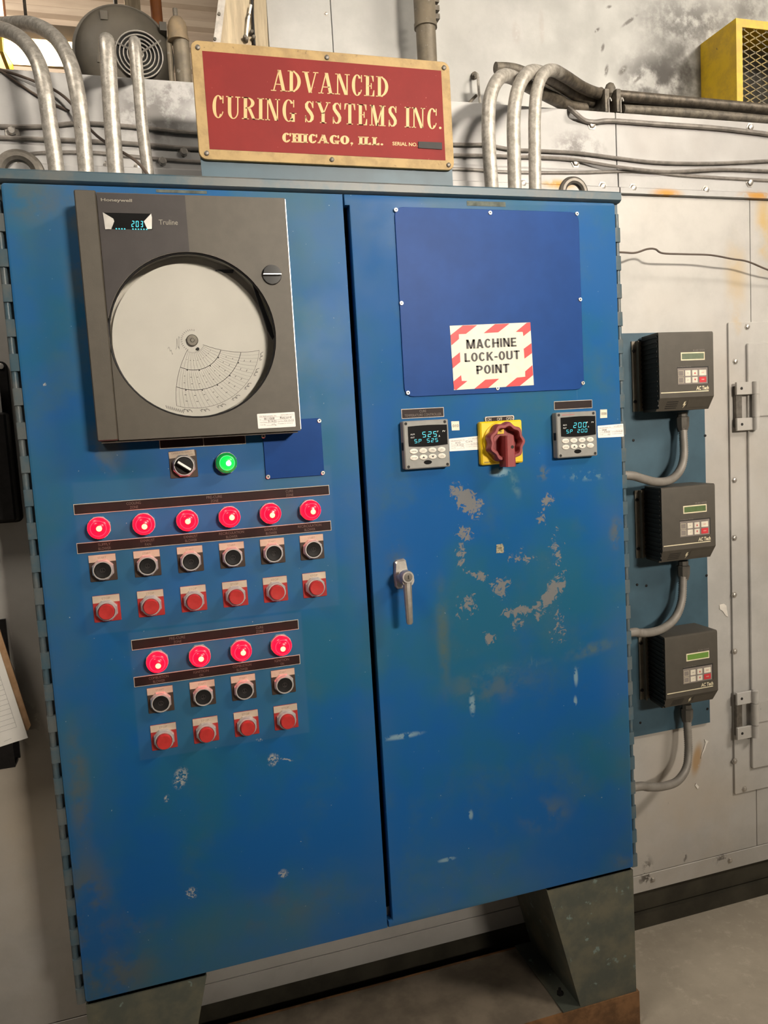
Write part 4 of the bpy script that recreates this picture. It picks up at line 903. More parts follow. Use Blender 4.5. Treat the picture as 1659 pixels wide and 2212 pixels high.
# lock-out label
K = crop(960, 680, 7.9); YK = -.003
q4 = qpx(K, [(90, 188), (1464, 130), (1524, 1200), (163, 1285)], YK); q4 = [(p.x, YK-.0005, p.z) for p in q4]
lk = thing('lockout_label', tuple(P(*K(850, 1245), YK)), 'cream label with red hazard stripes reading machine lock-out point', 'label')
obj('label_sheet', MB().prism3(q4, (0, .0005, 0)), M['cream'], lk, False)
for s in ([(310, 183), (557, 177), (365, 326), (243, 331), (246, 413), (118, 522), (101, 350)], [(860, 160), (1108, 150), (915, 300), (668, 314)], [(1400, 138), (1463, 131), (1470, 268), (1345, 365), (1335, 290), (1215, 292)],
          [(1480, 485), (1490, 655), (1365, 748), (1352, 580)], [(1498, 860), (1510, 1030), (1285, 1213), (1045, 1229), (1235, 1072), (1380, 1057), (1377, 965)], [(930, 1092), (745, 1249), (508, 1264), (697, 1108)],
          [(283, 1030), (295, 1130), (390, 1130), (200, 1282), (163, 1270), (148, 1140)], [(262, 640), (270, 805), (138, 915), (125, 750)]):
    obj('red_stripe', MB().prism3([(p.x, YK-.0009, p.z) for p in qpx(K, s, YK)], (0, .0003, 0)), M['lock_red'], lk, False)
for t, pts in (('MACHINE', [(368, 425), (1220, 388), (1228, 540), (376, 585)]), ('LOCK-OUT', [(338, 655), (1280, 605), (1287, 755), (345, 808)]), ('POINT', [(540, 868), (1103, 832), (1105, 985), (548, 1018)])):
    obj('lettering', quadmap(sans2d(t), [(p.x, YK-.0010, p.z) for p in qpx(K, pts, YK)]), M['lock_black'], lk, False)
# ------------------------------------------------------------------ temperature controllers
def controller(x0, z0, pv, sv, label, mark):
    W = .0965; YC = -.018; o = thing('temperature_controller', (x0+W/2, 0, z0), label, 'controller')
    X = lambda a: x0+W*a; Z = lambda b: z0+W*b
    obj('bezel', MB().slab(x0, x0+W, z0, z0+W, .003, [(0, 0), (YC+.002, 0), (YC, .002)]), M['ctrl'], o)
    obj('side_clip', MB().box(x0-.0008, x0+.002, -.014, -.004, Z(.40), Z(.56)), M['black'], o, False)
    pts = [(X(.09), Z(.90)), (X(.09), Z(.52))]; pts = []
    for i in range(9): t = i/8; pts.append((X(.93-.86*t+.03), Z(.885 + .012*math.sin(math.pi*t))))
    for i in range(9): t = i/8; pts.append((X(.10+.86*t), Z(.475 - .022*math.sin(math.pi*t))))
    ds = obj('display', MB().prism(pts, YC-.0012, YC), M['gloss_black'], o, False)
    y = YC-.0016
    obj('digits', seg7(pv, X(.40), X(.76), Z(.645), Z(.760), y), M['cyan'], ds, False)
    obj('digits', seg7('SP '+sv, X(.22), X(.77), Z(.535), Z(.615), y), M['cyan'], ds, False)
    for t, a0, a1, b0, b1 in (('ALM', .145, .235, .705, .735), ('OUT', .145, .23, .640, .670), ('PV', .855, .915, .735, .765), ('F', .735, .765, .735, .765), ('A', .76, .795, .635, .675)):
        obj('legend_print', text_box(t, X(a0), X(a1), Z(b0), Z(b1), y), M['white_print'], ds, False)
    names = [('FUNCTION', ''), ('LOWER', 'DISPLAY'), ('MAN', 'AUTO'), ('SP', 'SELECT'), ('SETUP', ''), (None, 1), (None, -1), ('RUN', 'HOLD')]
    for i, (a, b) in enumerate(names):
        cx, cz = X(.20+.205*(i % 4)), Z(.370 if i < 4 else .235)
        k = obj('key', MB().loops([[(cx+rx*.0086*math.cos(t*math.pi/10), yy, cz+rx*.0053*math.sin(t*math.pi/10)) for t in range(20)] for yy, rx in ((YC, 1), (YC-.0012, .98), (YC-.0020, .80))]), M['ctrl_btn'], o)
        mb = MB(); yy = YC-.0023
        if a is None: s = .0027; mb.add([(cx-s*1.2, yy, cz-b*s*.7), (cx+s*1.2, yy, cz-b*s*.7), (cx, yy, cz+b*s*.8)], [(0, 1, 2)])
        elif b: text_box(a, cx-.0028, cx+.0028, cz+.0004, cz+.0018, yy, 0, mb); text_box(b, cx-.0042, cx+.0042, cz-.0020, cz-.0006, yy, 0, mb)
        else: text_box(a, cx-.0050, cx+.0050, cz-.0008, cz+.0008, yy, 0, mb)
        obj('key_print', mb, M['ink'], k, False)
    obj('port', MB().loops([[(X(.50)+rx*.0088*math.cos(t*math.pi/10), yy, Z(.125)+rx*.0044*math.sin(t*math.pi/10)) for t in range(20)] for yy, rx in ((YC, 1), (YC-.0006, .95))]), M['gloss_black'], o)
    for a, b in ((.06, .945), (.92, .945), (.07, .055), (.935, .055)): obj('screw', MB().lathe(X(a), Z(b), [(.0030, YC), (.0030, YC-.0005), (.0018, YC-.0005), (.0015, YC-.0002)], 12), M['hole'], o)
    if mark: obj('printing', text_box('Honeywell', X(.14), X(.44), Z(.925), Z(.955), YC-.0004), M['vfd_red'], o, False)
controller(.6895, 1.3636, '525', '525', 'grey temperature controller beside the red rotary switch, under the engraved nameplate', False)
controller(1.0310, 1.3644, '200', '200', 'grey temperature controller with red maker print near the door hinge, under a blank nameplate', True)
# ------------------------------------------------------------------ rotary disconnect switch
x0, x1, z0, z1 = .8575, .9530, 1.3611, 1.4506; cx, cz = (x0+x1)/2, (z0+z1)/2
o = thing('disconnect_switch', (cx, 0, z0), 'red rotary disconnect knob on a yellow square plate', 'switch')
obj('yellow_plate', MB().slab(x0, x1, z0, z1, .004, [(0, 0), (-.010, 0), (-.013, .003)]), M['yellow'], o)
obj('collar', MB().lathe(cx, cz, [(.0435, -.012), (.0435, -.017), (.0415, -.019)], 40), M['yellow'], o)
n = 72; prof = [(1.0, -.018), (1.02, -.024), (1.0, -.034), (.93, -.040), (.80, -.040), (.74, -.037), (.72, -.020)]
L = [[(cx+rr*(.0400+.0022*math.cos(9*2*math.pi*i/n))*math.cos(2*math.pi*i/n), y, cz+rr*(.0400+.0022*math.cos(9*2*math.pi*i/n))*math.sin(2*math.pi*i/n)) for i in range(n)] for rr, y in prof]
kb = obj('knob', MB().loops(L, True, True), M['red_knob'], o, True, None, 50)
obj('grip', MB().loops([[(cx+sx*w, y, z) for sx, y in ((-1, -.020), (-1, -.050), (-.7, -.053), (.7, -.053), (1, -.050), (1, -.020))] for z, w in ((cz+.014, .0078), (cz+.016-.004, .0095), (cz-.020, .0105), (cz-.046, .0112), (cz-.050, .0110))]), M['red_knob'], kb, True, None, 30)
obj('padlock_hole', MB().lathe(cx+.0035, cz-.010, [(.0034, -.0528), (.0034, -.0535)], 16), M['hole'], kb)
obj('indicator_window', MB().slab(cx-.0165, cx+.0005, cz+.0175, cz+.0295, .001, [(-.020, 0), (-.024, .0004)]), M['yellow'], kb)
obj('printing', text_box('OFF', cx-.0115, cx-.0045, cz+.0205, cz+.0235, -.0244), M['ink'], kb, False)
obj('maker_print', MB().box(x0+.006, x0+.020, -.0134, -.0130, z0+.0050, z0+.0062), M['ink'], o, False)
K = crop(1020, 870, 4.879); q4 = qpx(K, [(137, 150), (440, 128), (446, 178), (140, 190)], -.004)
a0, a1 = q4[0].x, q4[1].x; b1 = (q4[0].z+q4[1].z)/2
o = thing('switch_legend', ((a0+a1)/2, 0, z1), 'dark tag reading on off open behind the yellow switch plate', 'nameplate')
obj('metal_rim', MB().slab(a0, a1, z1+.0002, b1, .003, [(0, 0), (-.004, 0)]), M['strip_edge'], o)
obj('dark_face', MB().slab(a0+.002, a1-.002, z1+.0002, b1-.002, .002, [(-.004, 0), (-.0044, 0)]), M['strip'], o)
w = a1-a0; mb = text_box('ON', a0+w*.06, a0+w*.20, z1+.0008, b1-.0035, -.0048); text_box('OFF', a0+w*.40, a0+w*.58, z1+.0008, b1-.0035, -.0048, 0, mb); text_box('OPEN', a0+w*.72, a0+w*.96, z1+.0008, b1-.0035, -.0048, 0, mb)
obj('lettering', mb, M['strip_edge'], o, False)
# ------------------------------------------------------------------ drive backing plate
YP = .290
A = P(1340, 722, YP); B = P(1527, 1000, YP); Cc = P(1531, 1561, YP)
bp = thing('drive_mounting_plate', (1.5, YP, Cc.z), 'blue-grey steel backing plate behind the three drives on the oven wall', 'plate')
obj('sheet', MB().box(1.30, (B.x+Cc.x)/2, YP, YW-.0005, Cc.z, P(1400, 719, YP).z), M['plate_blue'], bp, False)
for u, v in ((1368, 951), (1523, 941), (1376, 1263), (1396, 1265), (1526, 1243), (1383, 1561), (1528, 1531)):
    p = P(u, v, YP); obj('screw', MB().lathe(p.x, p.z, [(.0035, YP), (.0035, YP-.0015), (.002, YP-.002)], 10), M['black'], bp)
# ------------------------------------------------------------------ variable-speed drives
K = crop(1330, 680, 5.042)
yf = .194; xs = P(1424, 800, yf).x; xsb = P(1384.5, 800, YP).x
def fz(a, b): return P(*K(a, b), yf).z
vx1 = P(*K(1064, 500), yf).x; zt = (fz(470, 190)+fz(1060, 178))/2; zb = (fz(478, 912)+fz(1068, 880))/2
pc = PX(*K(440, 1055), xs+.004); zc, yc = pc.z, min(max(pc.y, yf+.012), yf+.035)
def drive(label, lcd):
    o = thing('drive_unit', ((xs+vx1)/2, YP, zc), label, 'drive')
    yb_ = YP-.006; lx = lambda y: xs + (y-yf)/(yb_-yf)*(xsb-xs)
    sec = [(yb_, zt), (yf+.004, zt), (yf+.001, zt-.002), (yf, zt-.006), (yf, zb), (yc, zc), (yb_, zc)]
    obj('cover', MB().loops([[(lx(y), y, z) for y, z in sec], [(vx1, y, z) for y, z in sec]]), M['vfd'], o, True, None, 25)
    mb = MB(); y0_ = yf+.006
    for k in range(15):
        z = zc+.012+(zt-zc-.024)*k/14; mb.add([(lx(y)-d, y, zz) for zz in (z, z+.0045) for y, d in ((y0_, .0002), (yb_, .0002), (yb_, .0030), (y0_, .0030))], [(0, 1, 2, 3), (7, 6, 5, 4), (0, 4, 5, 1), (1, 5, 6, 2), (2, 6, 7, 3), (3, 7, 4, 0)])
    mb.add([(lx(y0_)-.0003, y0_, zc+.006), (lx(yb_)-.0003, yb_, zc+.006), (lx(yb_)-.0003, yb_, zt-.004), (lx(y0_)-.0003, y0_, zt-.004)], [(0, 1, 2, 3)])
    obj('heat_sink', mb, M['vfd_side'], o, False)
    fl = P(1364, 800, YP).x
    f = obj('mounting_flange', MB().box(fl, vx1-.004, YP-.004, YP, zc+.004, zt-.010).box(fl+.011, fl+.014, YP-.016, YP-.004, zc+.004, zt-.010), M['vfd_flange'], o, False)
    for z in (zt-.035, zc+.030): obj('bolt', MB().lathe(fl+.005, z, [(.0045, YP-.004), (.0045, YP-.007), (.003, YP-.008)], 10), M['black'], f)
    y = yf-.0004
    def qd(pts, yy=y): return [(p.x, yy, p.z) for p in qpx(K, pts, yf)]
    c = qd([(708, 412), (968, 402), (970, 488), (711, 502)]); xa, xb = c[0][0], c[1][0]; za, zb2 = (c[2][2]+c[3][2])/2, (c[0][2]+c[1][2])/2
    fr = obj('display_frame', MB().box(xa, xb, y, yf, za, zb2), M['vfd_cream'], o, False)
    obj('display', MB().box(xa+.0030, xb-.0030, y-.0004, y, za+.0030, zb2-.0030), M[lcd], fr, False)
    c = qd([(670, 578), (1003, 570), (1003, 745), (675, 762)]); xa, xb = c[0][0], c[1][0]; za, zb2 = (c[2][2]+c[3][2])/2, (c[0][2]+c[1][2])/2
    obj('keypad_shadow_line', MB().box(xa, xb+.002, y, yf, za, zb2+.002), M['vfd_side'], o, False)
    kp = obj('keypad', MB().box(xa, xb-.0015, y-.0003, y, za, zb2-.001), M['vfd_pad'], o, False); w = xb-xa; h = zb2-za
    for r_ in range(2):
        for c_ in range(4):
            kx = xa+w*(.02+.228*c_); kw = w*(.17 if c_ < 3 else .23); kz = za+h*(.50 if r_ == 0 else .08)
            mt = 'vfd_red' if (r_ == 1 and c_ == 3) else ('vfd_pad' if c_ == 0 else 'vfd_key')
            ky = obj('key', MB().slab(kx, kx+kw, kz, kz+h*.34, .0010, [(y-.0003, 0), (y-.0009, 0)]), M[mt], kp, False)
            yy = y-.0012; kc = (kx+kw/2, kz+h*.17); mb = MB()
            if c_ == 2: s = .0026*(1 if r_ == 0 else -1); mb.add([(kc[0]-.0027, yy, kc[1]-s), (kc[0]+.0027, yy, kc[1]-s), (kc[0], yy, kc[1]+s)], [(0, 1, 2)]); mk = 'vfd_red'
            elif c_ == 3: text_box('START' if r_ == 0 else 'STOP', kc[0]-.0042, kc[0]+.0042, kc[1]-.0014, kc[1]+.0014, yy, 0, mb); mk = 'vfd_red' if r_ == 0 else 'vfd_key'
            elif c_ == 0:
                for e in (0, 1): mb.box(kx, kx+kw, yy+.0001, yy+.0003, kz+e*(h*.34-.0006), kz+e*(h*.34-.0006)+.0006); mb.box(kx+e*(kw-.0006), kx+e*(kw-.0006)+.0006, yy+.0001, yy+.0003, kz, kz+h*.34)
                mk = 'vfd_cream'
            else: text_box('SPD' if r_ == 0 else 'JOG', kc[0]-.0026, kc[0]+.0026, kc[1]-.0013, kc[1]+.0013, yy, 0, mb); mk = 'vfd_pad'
            obj('key_print', mb, M[mk], kp, False)
    obj('rule_line', MB().prism3(qd([(492, 848), (1012, 822), (1012, 832), (492, 858)]), (0, .0003, 0)), M['vfd_cream'], o, False)
    obj('lettering', quadmap(text2d('AC Tech', .03), qd([(880, 778), (1013, 770), (1013, 813), (876, 820)])), M['vfd_cream'], o, False)
    mb = quadmap(text2d('M1400 SERIES', .0), qd([(842, 379), (968, 374), (968, 392), (842, 397)])); quadmap(text2d('intelligent Drive'), qd([(676, 562), (820, 556), (820, 571), (676, 577)]), mb)
    obj('small_print', mb, M['vfd_pad'], o, False)
    # sloping chin: louvres, bolt symbol, rating label
    def chin(a, b, lift=.0006):                                          # a: 0..1 across, b: 0..1 down the chin
        v = Vector((xs+(vx1-xs)*a, yf+(yc-yf)*b, zb+(zc-zb)*b)); nrm = Vector((0, (zc-zb), -(yc-yf))).normalized(); nrm = nrm if nrm.y < 0 else -nrm; return v+nrm*lift
    for k in range(4): b = .28+.16*k; obj('louvre', MB().add([chin(.16, b), chin(.37, b), chin(.37, b+.06), chin(.16, b+.06)], [(0, 1, 2, 3)]), M['vfd_side'], o, False)
    obj('bolt_symbol', MB().add([chin(.48, .35), chin(.51, .30), chin(.505, .52), chin(.53, .50), chin(.49, .85), chin(.50, .60), chin(.475, .62)], [(0, 1, 2, 5, 6), (2, 3, 4, 5)]), M['vfd_cream'], o, False)
    obj('rating_label', MB().add([chin(.55, .20), chin(.93, .20), chin(.93, .78), chin(.55, .78)], [(0, 1, 2, 3)]), M['rec'], o, False)
    return o
d1 = drive('brown-grey drive with unlit grey display, topmost of three on the plate', 'lcd0')
def place(dv, ua, va):                                                   # move so that the display frame corner lands on (ua, va)
    p = P(ua, va, yf); q = P(1470.4, 761.7, yf); dv.location = Vector(dv.location) + Vector((p.x-q.x, 0, p.z-q.z))
d2 = drive('brown-grey drive with dim green display, middle one of three on the plate', 'lcd1'); place(d2, 1475.6, 1093.5)
d3 = drive('brown-grey drive with bright green display, lowest of three on the plate', 'lcd2'); place(d3, 1482.3, 1413.0)
# flexible conduits from the drives back into the cabinet side
def flex(top, pts, label):
    o = thing('flexible_conduit', tuple(P(*pts[-1][:2], pts[-1][2])), label, 'conduit', 'flexible conduits under the drives')
    path = [P(u, v, y) for u, v, y in pts]; e = path[-1].copy(); sl_ = (path[-1]-path[-2]); t = (1.222-e.x)/sl_.x if sl_.x < 0 else 0
    path.append(Vector((1.2205, max(.06, min(.22, e.y+sl_.y*.6)), e.z + sl_.z*.3)))
    sm = smooth_path(path, 24); N = len(sm)
    # resample evenly
    D = [0]
    for i in range(1, N): D.append(D[-1]+(sm[i]-sm[i-1]).length)
    tot = D[-1]; step = .0030; out = []; j = 0; d = 0
    while d < tot:
        while j < N-2 and D[j+1] < d: j += 1
        f = (d-D[j])/max(1e-9, D[j+1]-D[j]); out.append(sm[j].lerp(sm[j+1], f)); d += step
    obj('ribbed_tube', MB().tube(out, [.0097 if i % 2 else .0114 for i in range(len(out))], 12), M['flex'], o, True, None, 70)
    p = path[0]
    obj('connector', MB().lathez(p.x, p.y, [(.0120, p.z-.044), (.0165, p.z-.028), (.0170, p.z-.006), (.0150, p.z-.004), (.0130, p.z-.003), (.0130, p.z+.008)], 8), M['fitting'], o, True, None, 30)
    q = out[-1]
    obj('end_connector', MB().tube([Vector((1.2205, q.y, q.z)), Vector((1.245, q.y, q.z)), Vector((1.246, q.y, q.z)), Vector((1.262, q.y, q.z))], [.017, .017, .014, .013], 12), M['fitting'], o)
flex(0, [(1474, 897, .262), (1476, 940, .258), (1477, 985, .25), (1468, 1017, .235), (1447, 1037, .215), (1418, 1041, .195), (1388, 1034, .175), (1358, 1027, .155)], 'grey ribbed conduit curving from the topmost drive into the cabinet side')
flex(0, [(1476, 1218, .262), (1475, 1255, .258), (1472, 1300, .25), (1458, 1335, .235), (1433, 1357, .215), (1405, 1366, .195), (1380, 1367, .175), (1366, 1366, .155)], 'grey ribbed conduit curving from the middle drive into the cabinet side')
flex(0, [(1483, 1527, .262), (1485, 1570, .258), (1487, 1620, .25), (1482, 1660, .235), (1462, 1688, .215), (1430, 1699, .195), (1400, 1700, .175), (1378, 1699, .155)], 'grey ribbed conduit curving from the lowest drive into the cabinet side')
# ------------------------------------------------------------------ rigid conduits rising from the cabinet top
def pipe(name, pts, r, mat, label, cat, group=None, k=8, n=14, loc=None):
    path = smooth_path(pts, k); o = single(name, MB().tube(path, r, n), mat, label, cat, group); return o
YC = .12
def down(u, v): p = P(u, v, YC); return Vector((p.x, YC, ZB1-.0005))
def conduit(pts, r, mat, label, group, tail=()):
    base_ = down(*pts[0][:2]); path = [base_] + [P(u, v, y) for u, v, y in pts] + [Vector(t) for t in tail]
    o = thing('conduit', tuple(base_), label, 'conduit', group)
    obj('pipe', MB().tube(smooth_path(path, 8), r, 16), mat, o)
    obj('locknut', MB().lathez(base_.x, base_.y, [(r*1.5, ZB1), (r*1.5, ZB1+.006)], 8), M['fitting'], o)
G1 = 'conduits rising beside the lamp'; G2 = 'conduits bending over the oven ledge'
conduit([(121, 360, YC), (108, 270, YC), (97, 195, .122), (82, 135, .14), (52, 90, .20), (10, 65, .30), (-50, 55, .45), (-120, 50, .60)], .0145, M['galv'], 'galvanized conduit with the widest bend, nearest the cabinet hinge corner', G1)
conduit([(186, 365, YC), (177, 270, YC), (166, 195, .122), (150, 132, .14), (118, 80, .20), (70, 53, .29), (15, 52, .42), (-50, 52, .58)], .0145, M['galv'], 'galvanized conduit bending over in front of the bright lamp, second from the cabinet corner', G1)
p3 = P(231, 100, .128); p4 = P(292, 102, .128)
conduit([(250, 366, YC), (243, 280, YC), (237, 190, YC)], .0150, M['galv'], 'thicker galvanized conduit bending straight back before the blower', G1, [p3, (p3.x, .16, p3.z+.020), (p3.x, .24, p3.z+.024), (p3.x-.01, .60, p3.z+.02)])
conduit([(319, 368, YC), (308, 280, YC), (300, 190, YC)], .0112, M['galv'], 'thinner galvanized conduit in front of the blower grille', G1, [p4, (p4.x, .155, p4.z+.018), (p4.x, .23, p4.z+.022), (p4.x, .60, p4.z+.02)])
conduit([(1062, 400, YC), (1057, 330, YC), (1055, 262, YC), (1059, 210, .122), (1076, 172, .135), (1100, 165, .17), (1150, 190, .235), (1200, 215, .29), (1228, 230, .325), (1262, 236, .345)], .0150, M['galv_oily'], 'galvanized conduit bending over the ledge, nearest the red sign', G2)
conduit([(1112, 402, YC), (1110, 320, YC), (1110, 250, YC), (1118, 195, .125), (1138, 160, .14), (1163, 156, .18), (1200, 176, .25), (1245, 206, .33), (1290, 222, .375), (1340, 224, .385), (1480, 236, .385), (1680, 252, .385)], .0150, M['galv_oily'], 'middle galvanized conduit of three bending over the ledge beside the red sign', G2)
conduit([(1156, 404, YC), (1155, 320, YC), (1155, 250, YC), (1160, 195, .125), (1174, 160, .14), (1194, 152, .17), (1222, 166, .22), (1262, 191, .30), (1300, 204, .345), (1340, 207, .35), (1480, 220, .35), (1680, 238, .35)], .0138, M['galv_oily'], 'galvanized conduit bending over the ledge, farthest from the red sign', G2)
# dark older conduits running along the ledge
for pts, r, lab in (([(1070, 146, .50), (1120, 152, .50), (1200, 190, .48), (1260, 222, .44), (1320, 232, .42), (1500, 240, .42), (1690, 256, .42)], .014, 'grimy dark conduit lying behind the bent conduits on the ledge'),
                    ([(1345, 237, .325), (1500, 246, .325), (1690, 263, .325)], .0125, 'grimy dark conduit at the front edge of the ledge')):
    pipe('ledge_conduit', [P(*q) for q in pts], r, M['grime'], lab, 'conduit', None)
cl = thing('pipe_clamp', tuple(P(1320, 238, .33)), 'grimy double strut clamp holding the conduits on the ledge', 'clamp')
for u in (1308, 1333):
    A = P(u, 205, .325); B = P(u, 240, .325); obj('strap', MB().box(A.x-.006, A.x+.006, .318, .40, B.z-.004, A.z+.012), M['grime'], cl, False)
A = P(1320, 186, .34); obj('bolt_head', MB().lathez(A.x, .345, [(.004, A.z-.030), (.014, A.z-.020), (.014, A.z-.004), (.010, A.z+.006), (.004, A.z+.010)], 14), M['grime'], cl)
A = P(1297, 192, .36); obj('bolt_head', MB().lathez(A.x, .36, [(.011, A.z-.020), (.011, A.z-.004), (.006, A.z+.002)], 14), M['grime'], cl)
for u in (1318, 1344):
    A = P(u, 222, .316); obj('strut_edge', MB().tube(smooth_path([A+Vector((-.004, 0, -.024)), A+Vector((-.004, 0, .006)), A+Vector((0, 0, .012)), A+Vector((.004, 0, .004))], 4), .0018, 8), M['steel'], cl)
# ------------------------------------------------------------------ cables along the oven
def cable(name, pts, r, mat, label, k=6): return single(name, MB().tube(smooth_path([P(u, v, y) for u, v, y in pts], k), r, 8), mat, label, 'cable')
yc_ = YW-.0050
cable('cable', [(-60, 270, yc_), (0, 273, yc_), (90, 273, yc_), (180, 266, yc_), (310, 276, yc_), (430, 288, yc_), (700, 303, yc_), (978, 312, yc_), (1050, 313, yc_), (1110, 323, yc_), (1240, 330, yc_), (1330, 341, yc_), (1420, 351, yc_), (1540, 353, yc_), (1690, 346, yc_)], .0046, M['cable'], 'grey cable along the oven, uppermost of the three passing behind the red sign')
cable('cable', [(-60, 294, yc_), (0, 297, yc_), (100, 301, yc_), (180, 304, yc_), (310, 312, yc_), (430, 322, yc_), (700, 332, yc_), (978, 335, yc_), (1100, 338, yc_), (1230, 344, yc_), (1330, 360, yc_-.011), (1440, 371, yc_-.005), (1560, 366, yc_), (1690, 371, yc_)], .0046, M['cable'], 'grey cable along the oven, middle one of the three passing behind the red sign')
cable('cable', [(8, 372, .25), (20, 350, .27), (50, 336, yc_), (110, 330, yc_), (210, 331, yc_), (320, 342, yc_), (430, 350, yc_), (700, 362, yc_), (978, 365, yc_), (1100, 372, yc_), (1250, 373, yc_), (1380, 370, yc_), (1480, 380, yc_), (1690, 392, yc_)], .0043, M['cable'], 'grey cable along the oven, lowest of the three passing behind the red sign')
cable('cable', [(1226, 232, .31), (1240, 243, .285), (1262, 260, yc_), (1284, 264, yc_), (1320, 261, yc_), (1420, 268, yc_), (1560, 278, yc_), (1690, 294, yc_)], .0060, M['cable'], 'grey cable dropping from the ledge clamp and running just under the ledge')
cable('thin_wire', [(-30, 140, YW-.004), (0, 150, YW-.004), (60, 170, YW-.01), (120, 196, YW-.02), (155, 225, YW-.03), (185, 268, YW-.05), (215, 298, .21), (250, 320, .16), (290, 345, .12), (310, 365, .10), (325, 386, .09)], .0030, M['wire'], 'thin brown wire slanting down from the ledge into the cabinet top')
cable('thin_wire', [(-30, 145, YW-.004), (0, 152, YW-.004), (40, 180, YW-.004), (90, 212, YW-.004), (150, 240, YW-.004)], .0025, M['wire'], 'thin brown wire slack against the oven under the ledge corner')
_w = P(1342, 545, .24)
WIRE = [Vector((1.2205, .20, _w.z-.01)), Vector((1.26, .215, _w.z-.004))] + [P(*q) for q in [(1342, 545, .24), (1372, 546, .24), (1398, 538, .24), (1415, 538, .24), (1432, 547, .24), (1480, 549, .24), (1535, 551, .24), (1580, 559, .245), (1615, 565, .25), (1659, 583, .26), (1720, 604, .28), (1760, 618, YW)]]
single('thin_wire', MB().tube(smooth_path(WIRE, 6), .0025, 8), M['wire'], 'thin dark wire hanging across the bare oven wall beside the cabinet', 'cable')
# wire hook on the upper oven wall
hk = thing('wire_hook', tuple(P(1027, 219, YU-.01)), 'bent steel rod hook on the upper oven wall beside the red sign', 'hook')
K = crop(860, 0, 8.295)
obj('rod', MB().tube(smooth_path([P(*K(1470, 1850), YU-.03), P(*K(1440, 1560), YU-.035), P(*K(1430, 1390), YU-.035), P(*K(1410, 1330), YU-.030), P(*K(1370, 1350), YU-.01), P(*K(1350, 1370), YU)], 5), .0042, 8), M['galv'], hk)
obj('rod_end', MB().tube([P(*K(1270, 1850), YU-.02), P(*K(1350, 1760), YU-.02), P(*K(1405, 1710), YU-.02)], .0042, 8), M['grime'], hk)
A = P(*K(1355, 1370), YU); obj('nut', MB().lathe(A.x, A.z, [(.010, YU), (.010, YU-.010), (.006, YU-.012)], 8), M['grime'], hk)
# ------------------------------------------------------------------ vertical gas pipe with bolted coupling
YV = .56; a = P(921, 90, YV)
vp = thing('vertical_pipe', (a.x, YV, ZT), 'grimy vertical pipe with bolted sleeve coupling rising behind the red sign', 'pipe')
w = (P(942, 100, YV)-P(902, 100, YV)).length/2
obj('pipe', MB().lathez(a.x, YV, [(w, ZT), (w, 3.6)], 24), M['pipe'], vp)
zc_ = P(920, 50, YV-w).z
obj('coupling', MB().lathez(a.x, YV, [(w*1.0, zc_), (w*1.16, zc_+.001), (w*1.16, zc_+.012), (w*1.09, zc_+.015), (w*1.09, zc_+.22)], 24), M['pipe'], vp)
for v in (40, 22, 4):
    z = P(950, v, YV).z; obj('lug', MB().box(a.x+w*.95, a.x+w*1.42, YV-.012, YV+.012, z-.007, z+.006), M['grime'], vp, False)
# ------------------------------------------------------------------ yellow machine guard with expanded mesh
gx = 1.9599; gy0, gy1 = .496, YU; gz1 = 2.598; gz0 = ZT+.030; gxe = 2.75
gd = thing('machine_guard', (2.3, .57, ZT), 'yellow sheet metal guard box with expanded mesh front on the oven', 'guard')
obj('side_sheet', MB().box(gx, gx+.003, gy0+.004, gy1, gz0, gz1-.003), M['guard'], gd, False)
obj('top_sheet', MB().box(gx, gxe, gy0, gy1, gz1-.003, gz1), M['guard'], gd, False)
fw = (P(1601, 140, gy0).x-P(1588, 140, gy0).x)
obj('front_frame', MB().box(gx, gx+fw, gy0, gy0+.004, gz0, gz1-.003).box(gx+fw, gxe-fw, gy0, gy0+.004, gz1-.003-fw*.95, gz1-.003).box(gxe-fw, gxe, gy0, gy0+.004, gz0, gz1-.003).box(gx+fw, gxe-fw, gy0, gy0+.004, gz0, gz0+fw*.6), M['guard'], gd, False)
obj('dark_machine', MB().box(gx+.05, gxe-.05, gy1-.03, gy1, gz0, gz1-.04), M['base_dark'], gd, False)
mb = MB(); cw, chh = .0215, .0105; xa, xb, za, zb_ = gx+fw, gxe-fw, gz0+fw*.5, gz1-.003-fw*.9
for s in (1, -1):
    c0 = za - (xb-xa)*chh/cw if s == 1 else za; c1 = zb_ if s == 1 else zb_ + (xb-xa)*chh/cw; c = c0
    while c < c1:
        f = lambda x: c + s*(x-xa)*chh/cw; X0, X1 = xa, xb
        if s == 1: X0 = max(xa, xa+(za-c)*cw/chh); X1 = min(xb, xa+(zb_-c)*cw/chh)
        else: X0 = max(xa, xa+(c-zb_)*cw/chh); X1 = min(xb, xa+(c-za)*cw/chh)
        if X1-X0 > .004:
            t = .0016; mb.loops([[(X, gy0+.004+dy, f(X)+dz) for dy, dz in ((0, -t), (0, t), (.002, t), (.002, -t))] for X in (X0, X1)])
        c += chh*2
obj('expanded_mesh', mb, M['mesh'], gd, False)['kind'] = 'stuff'
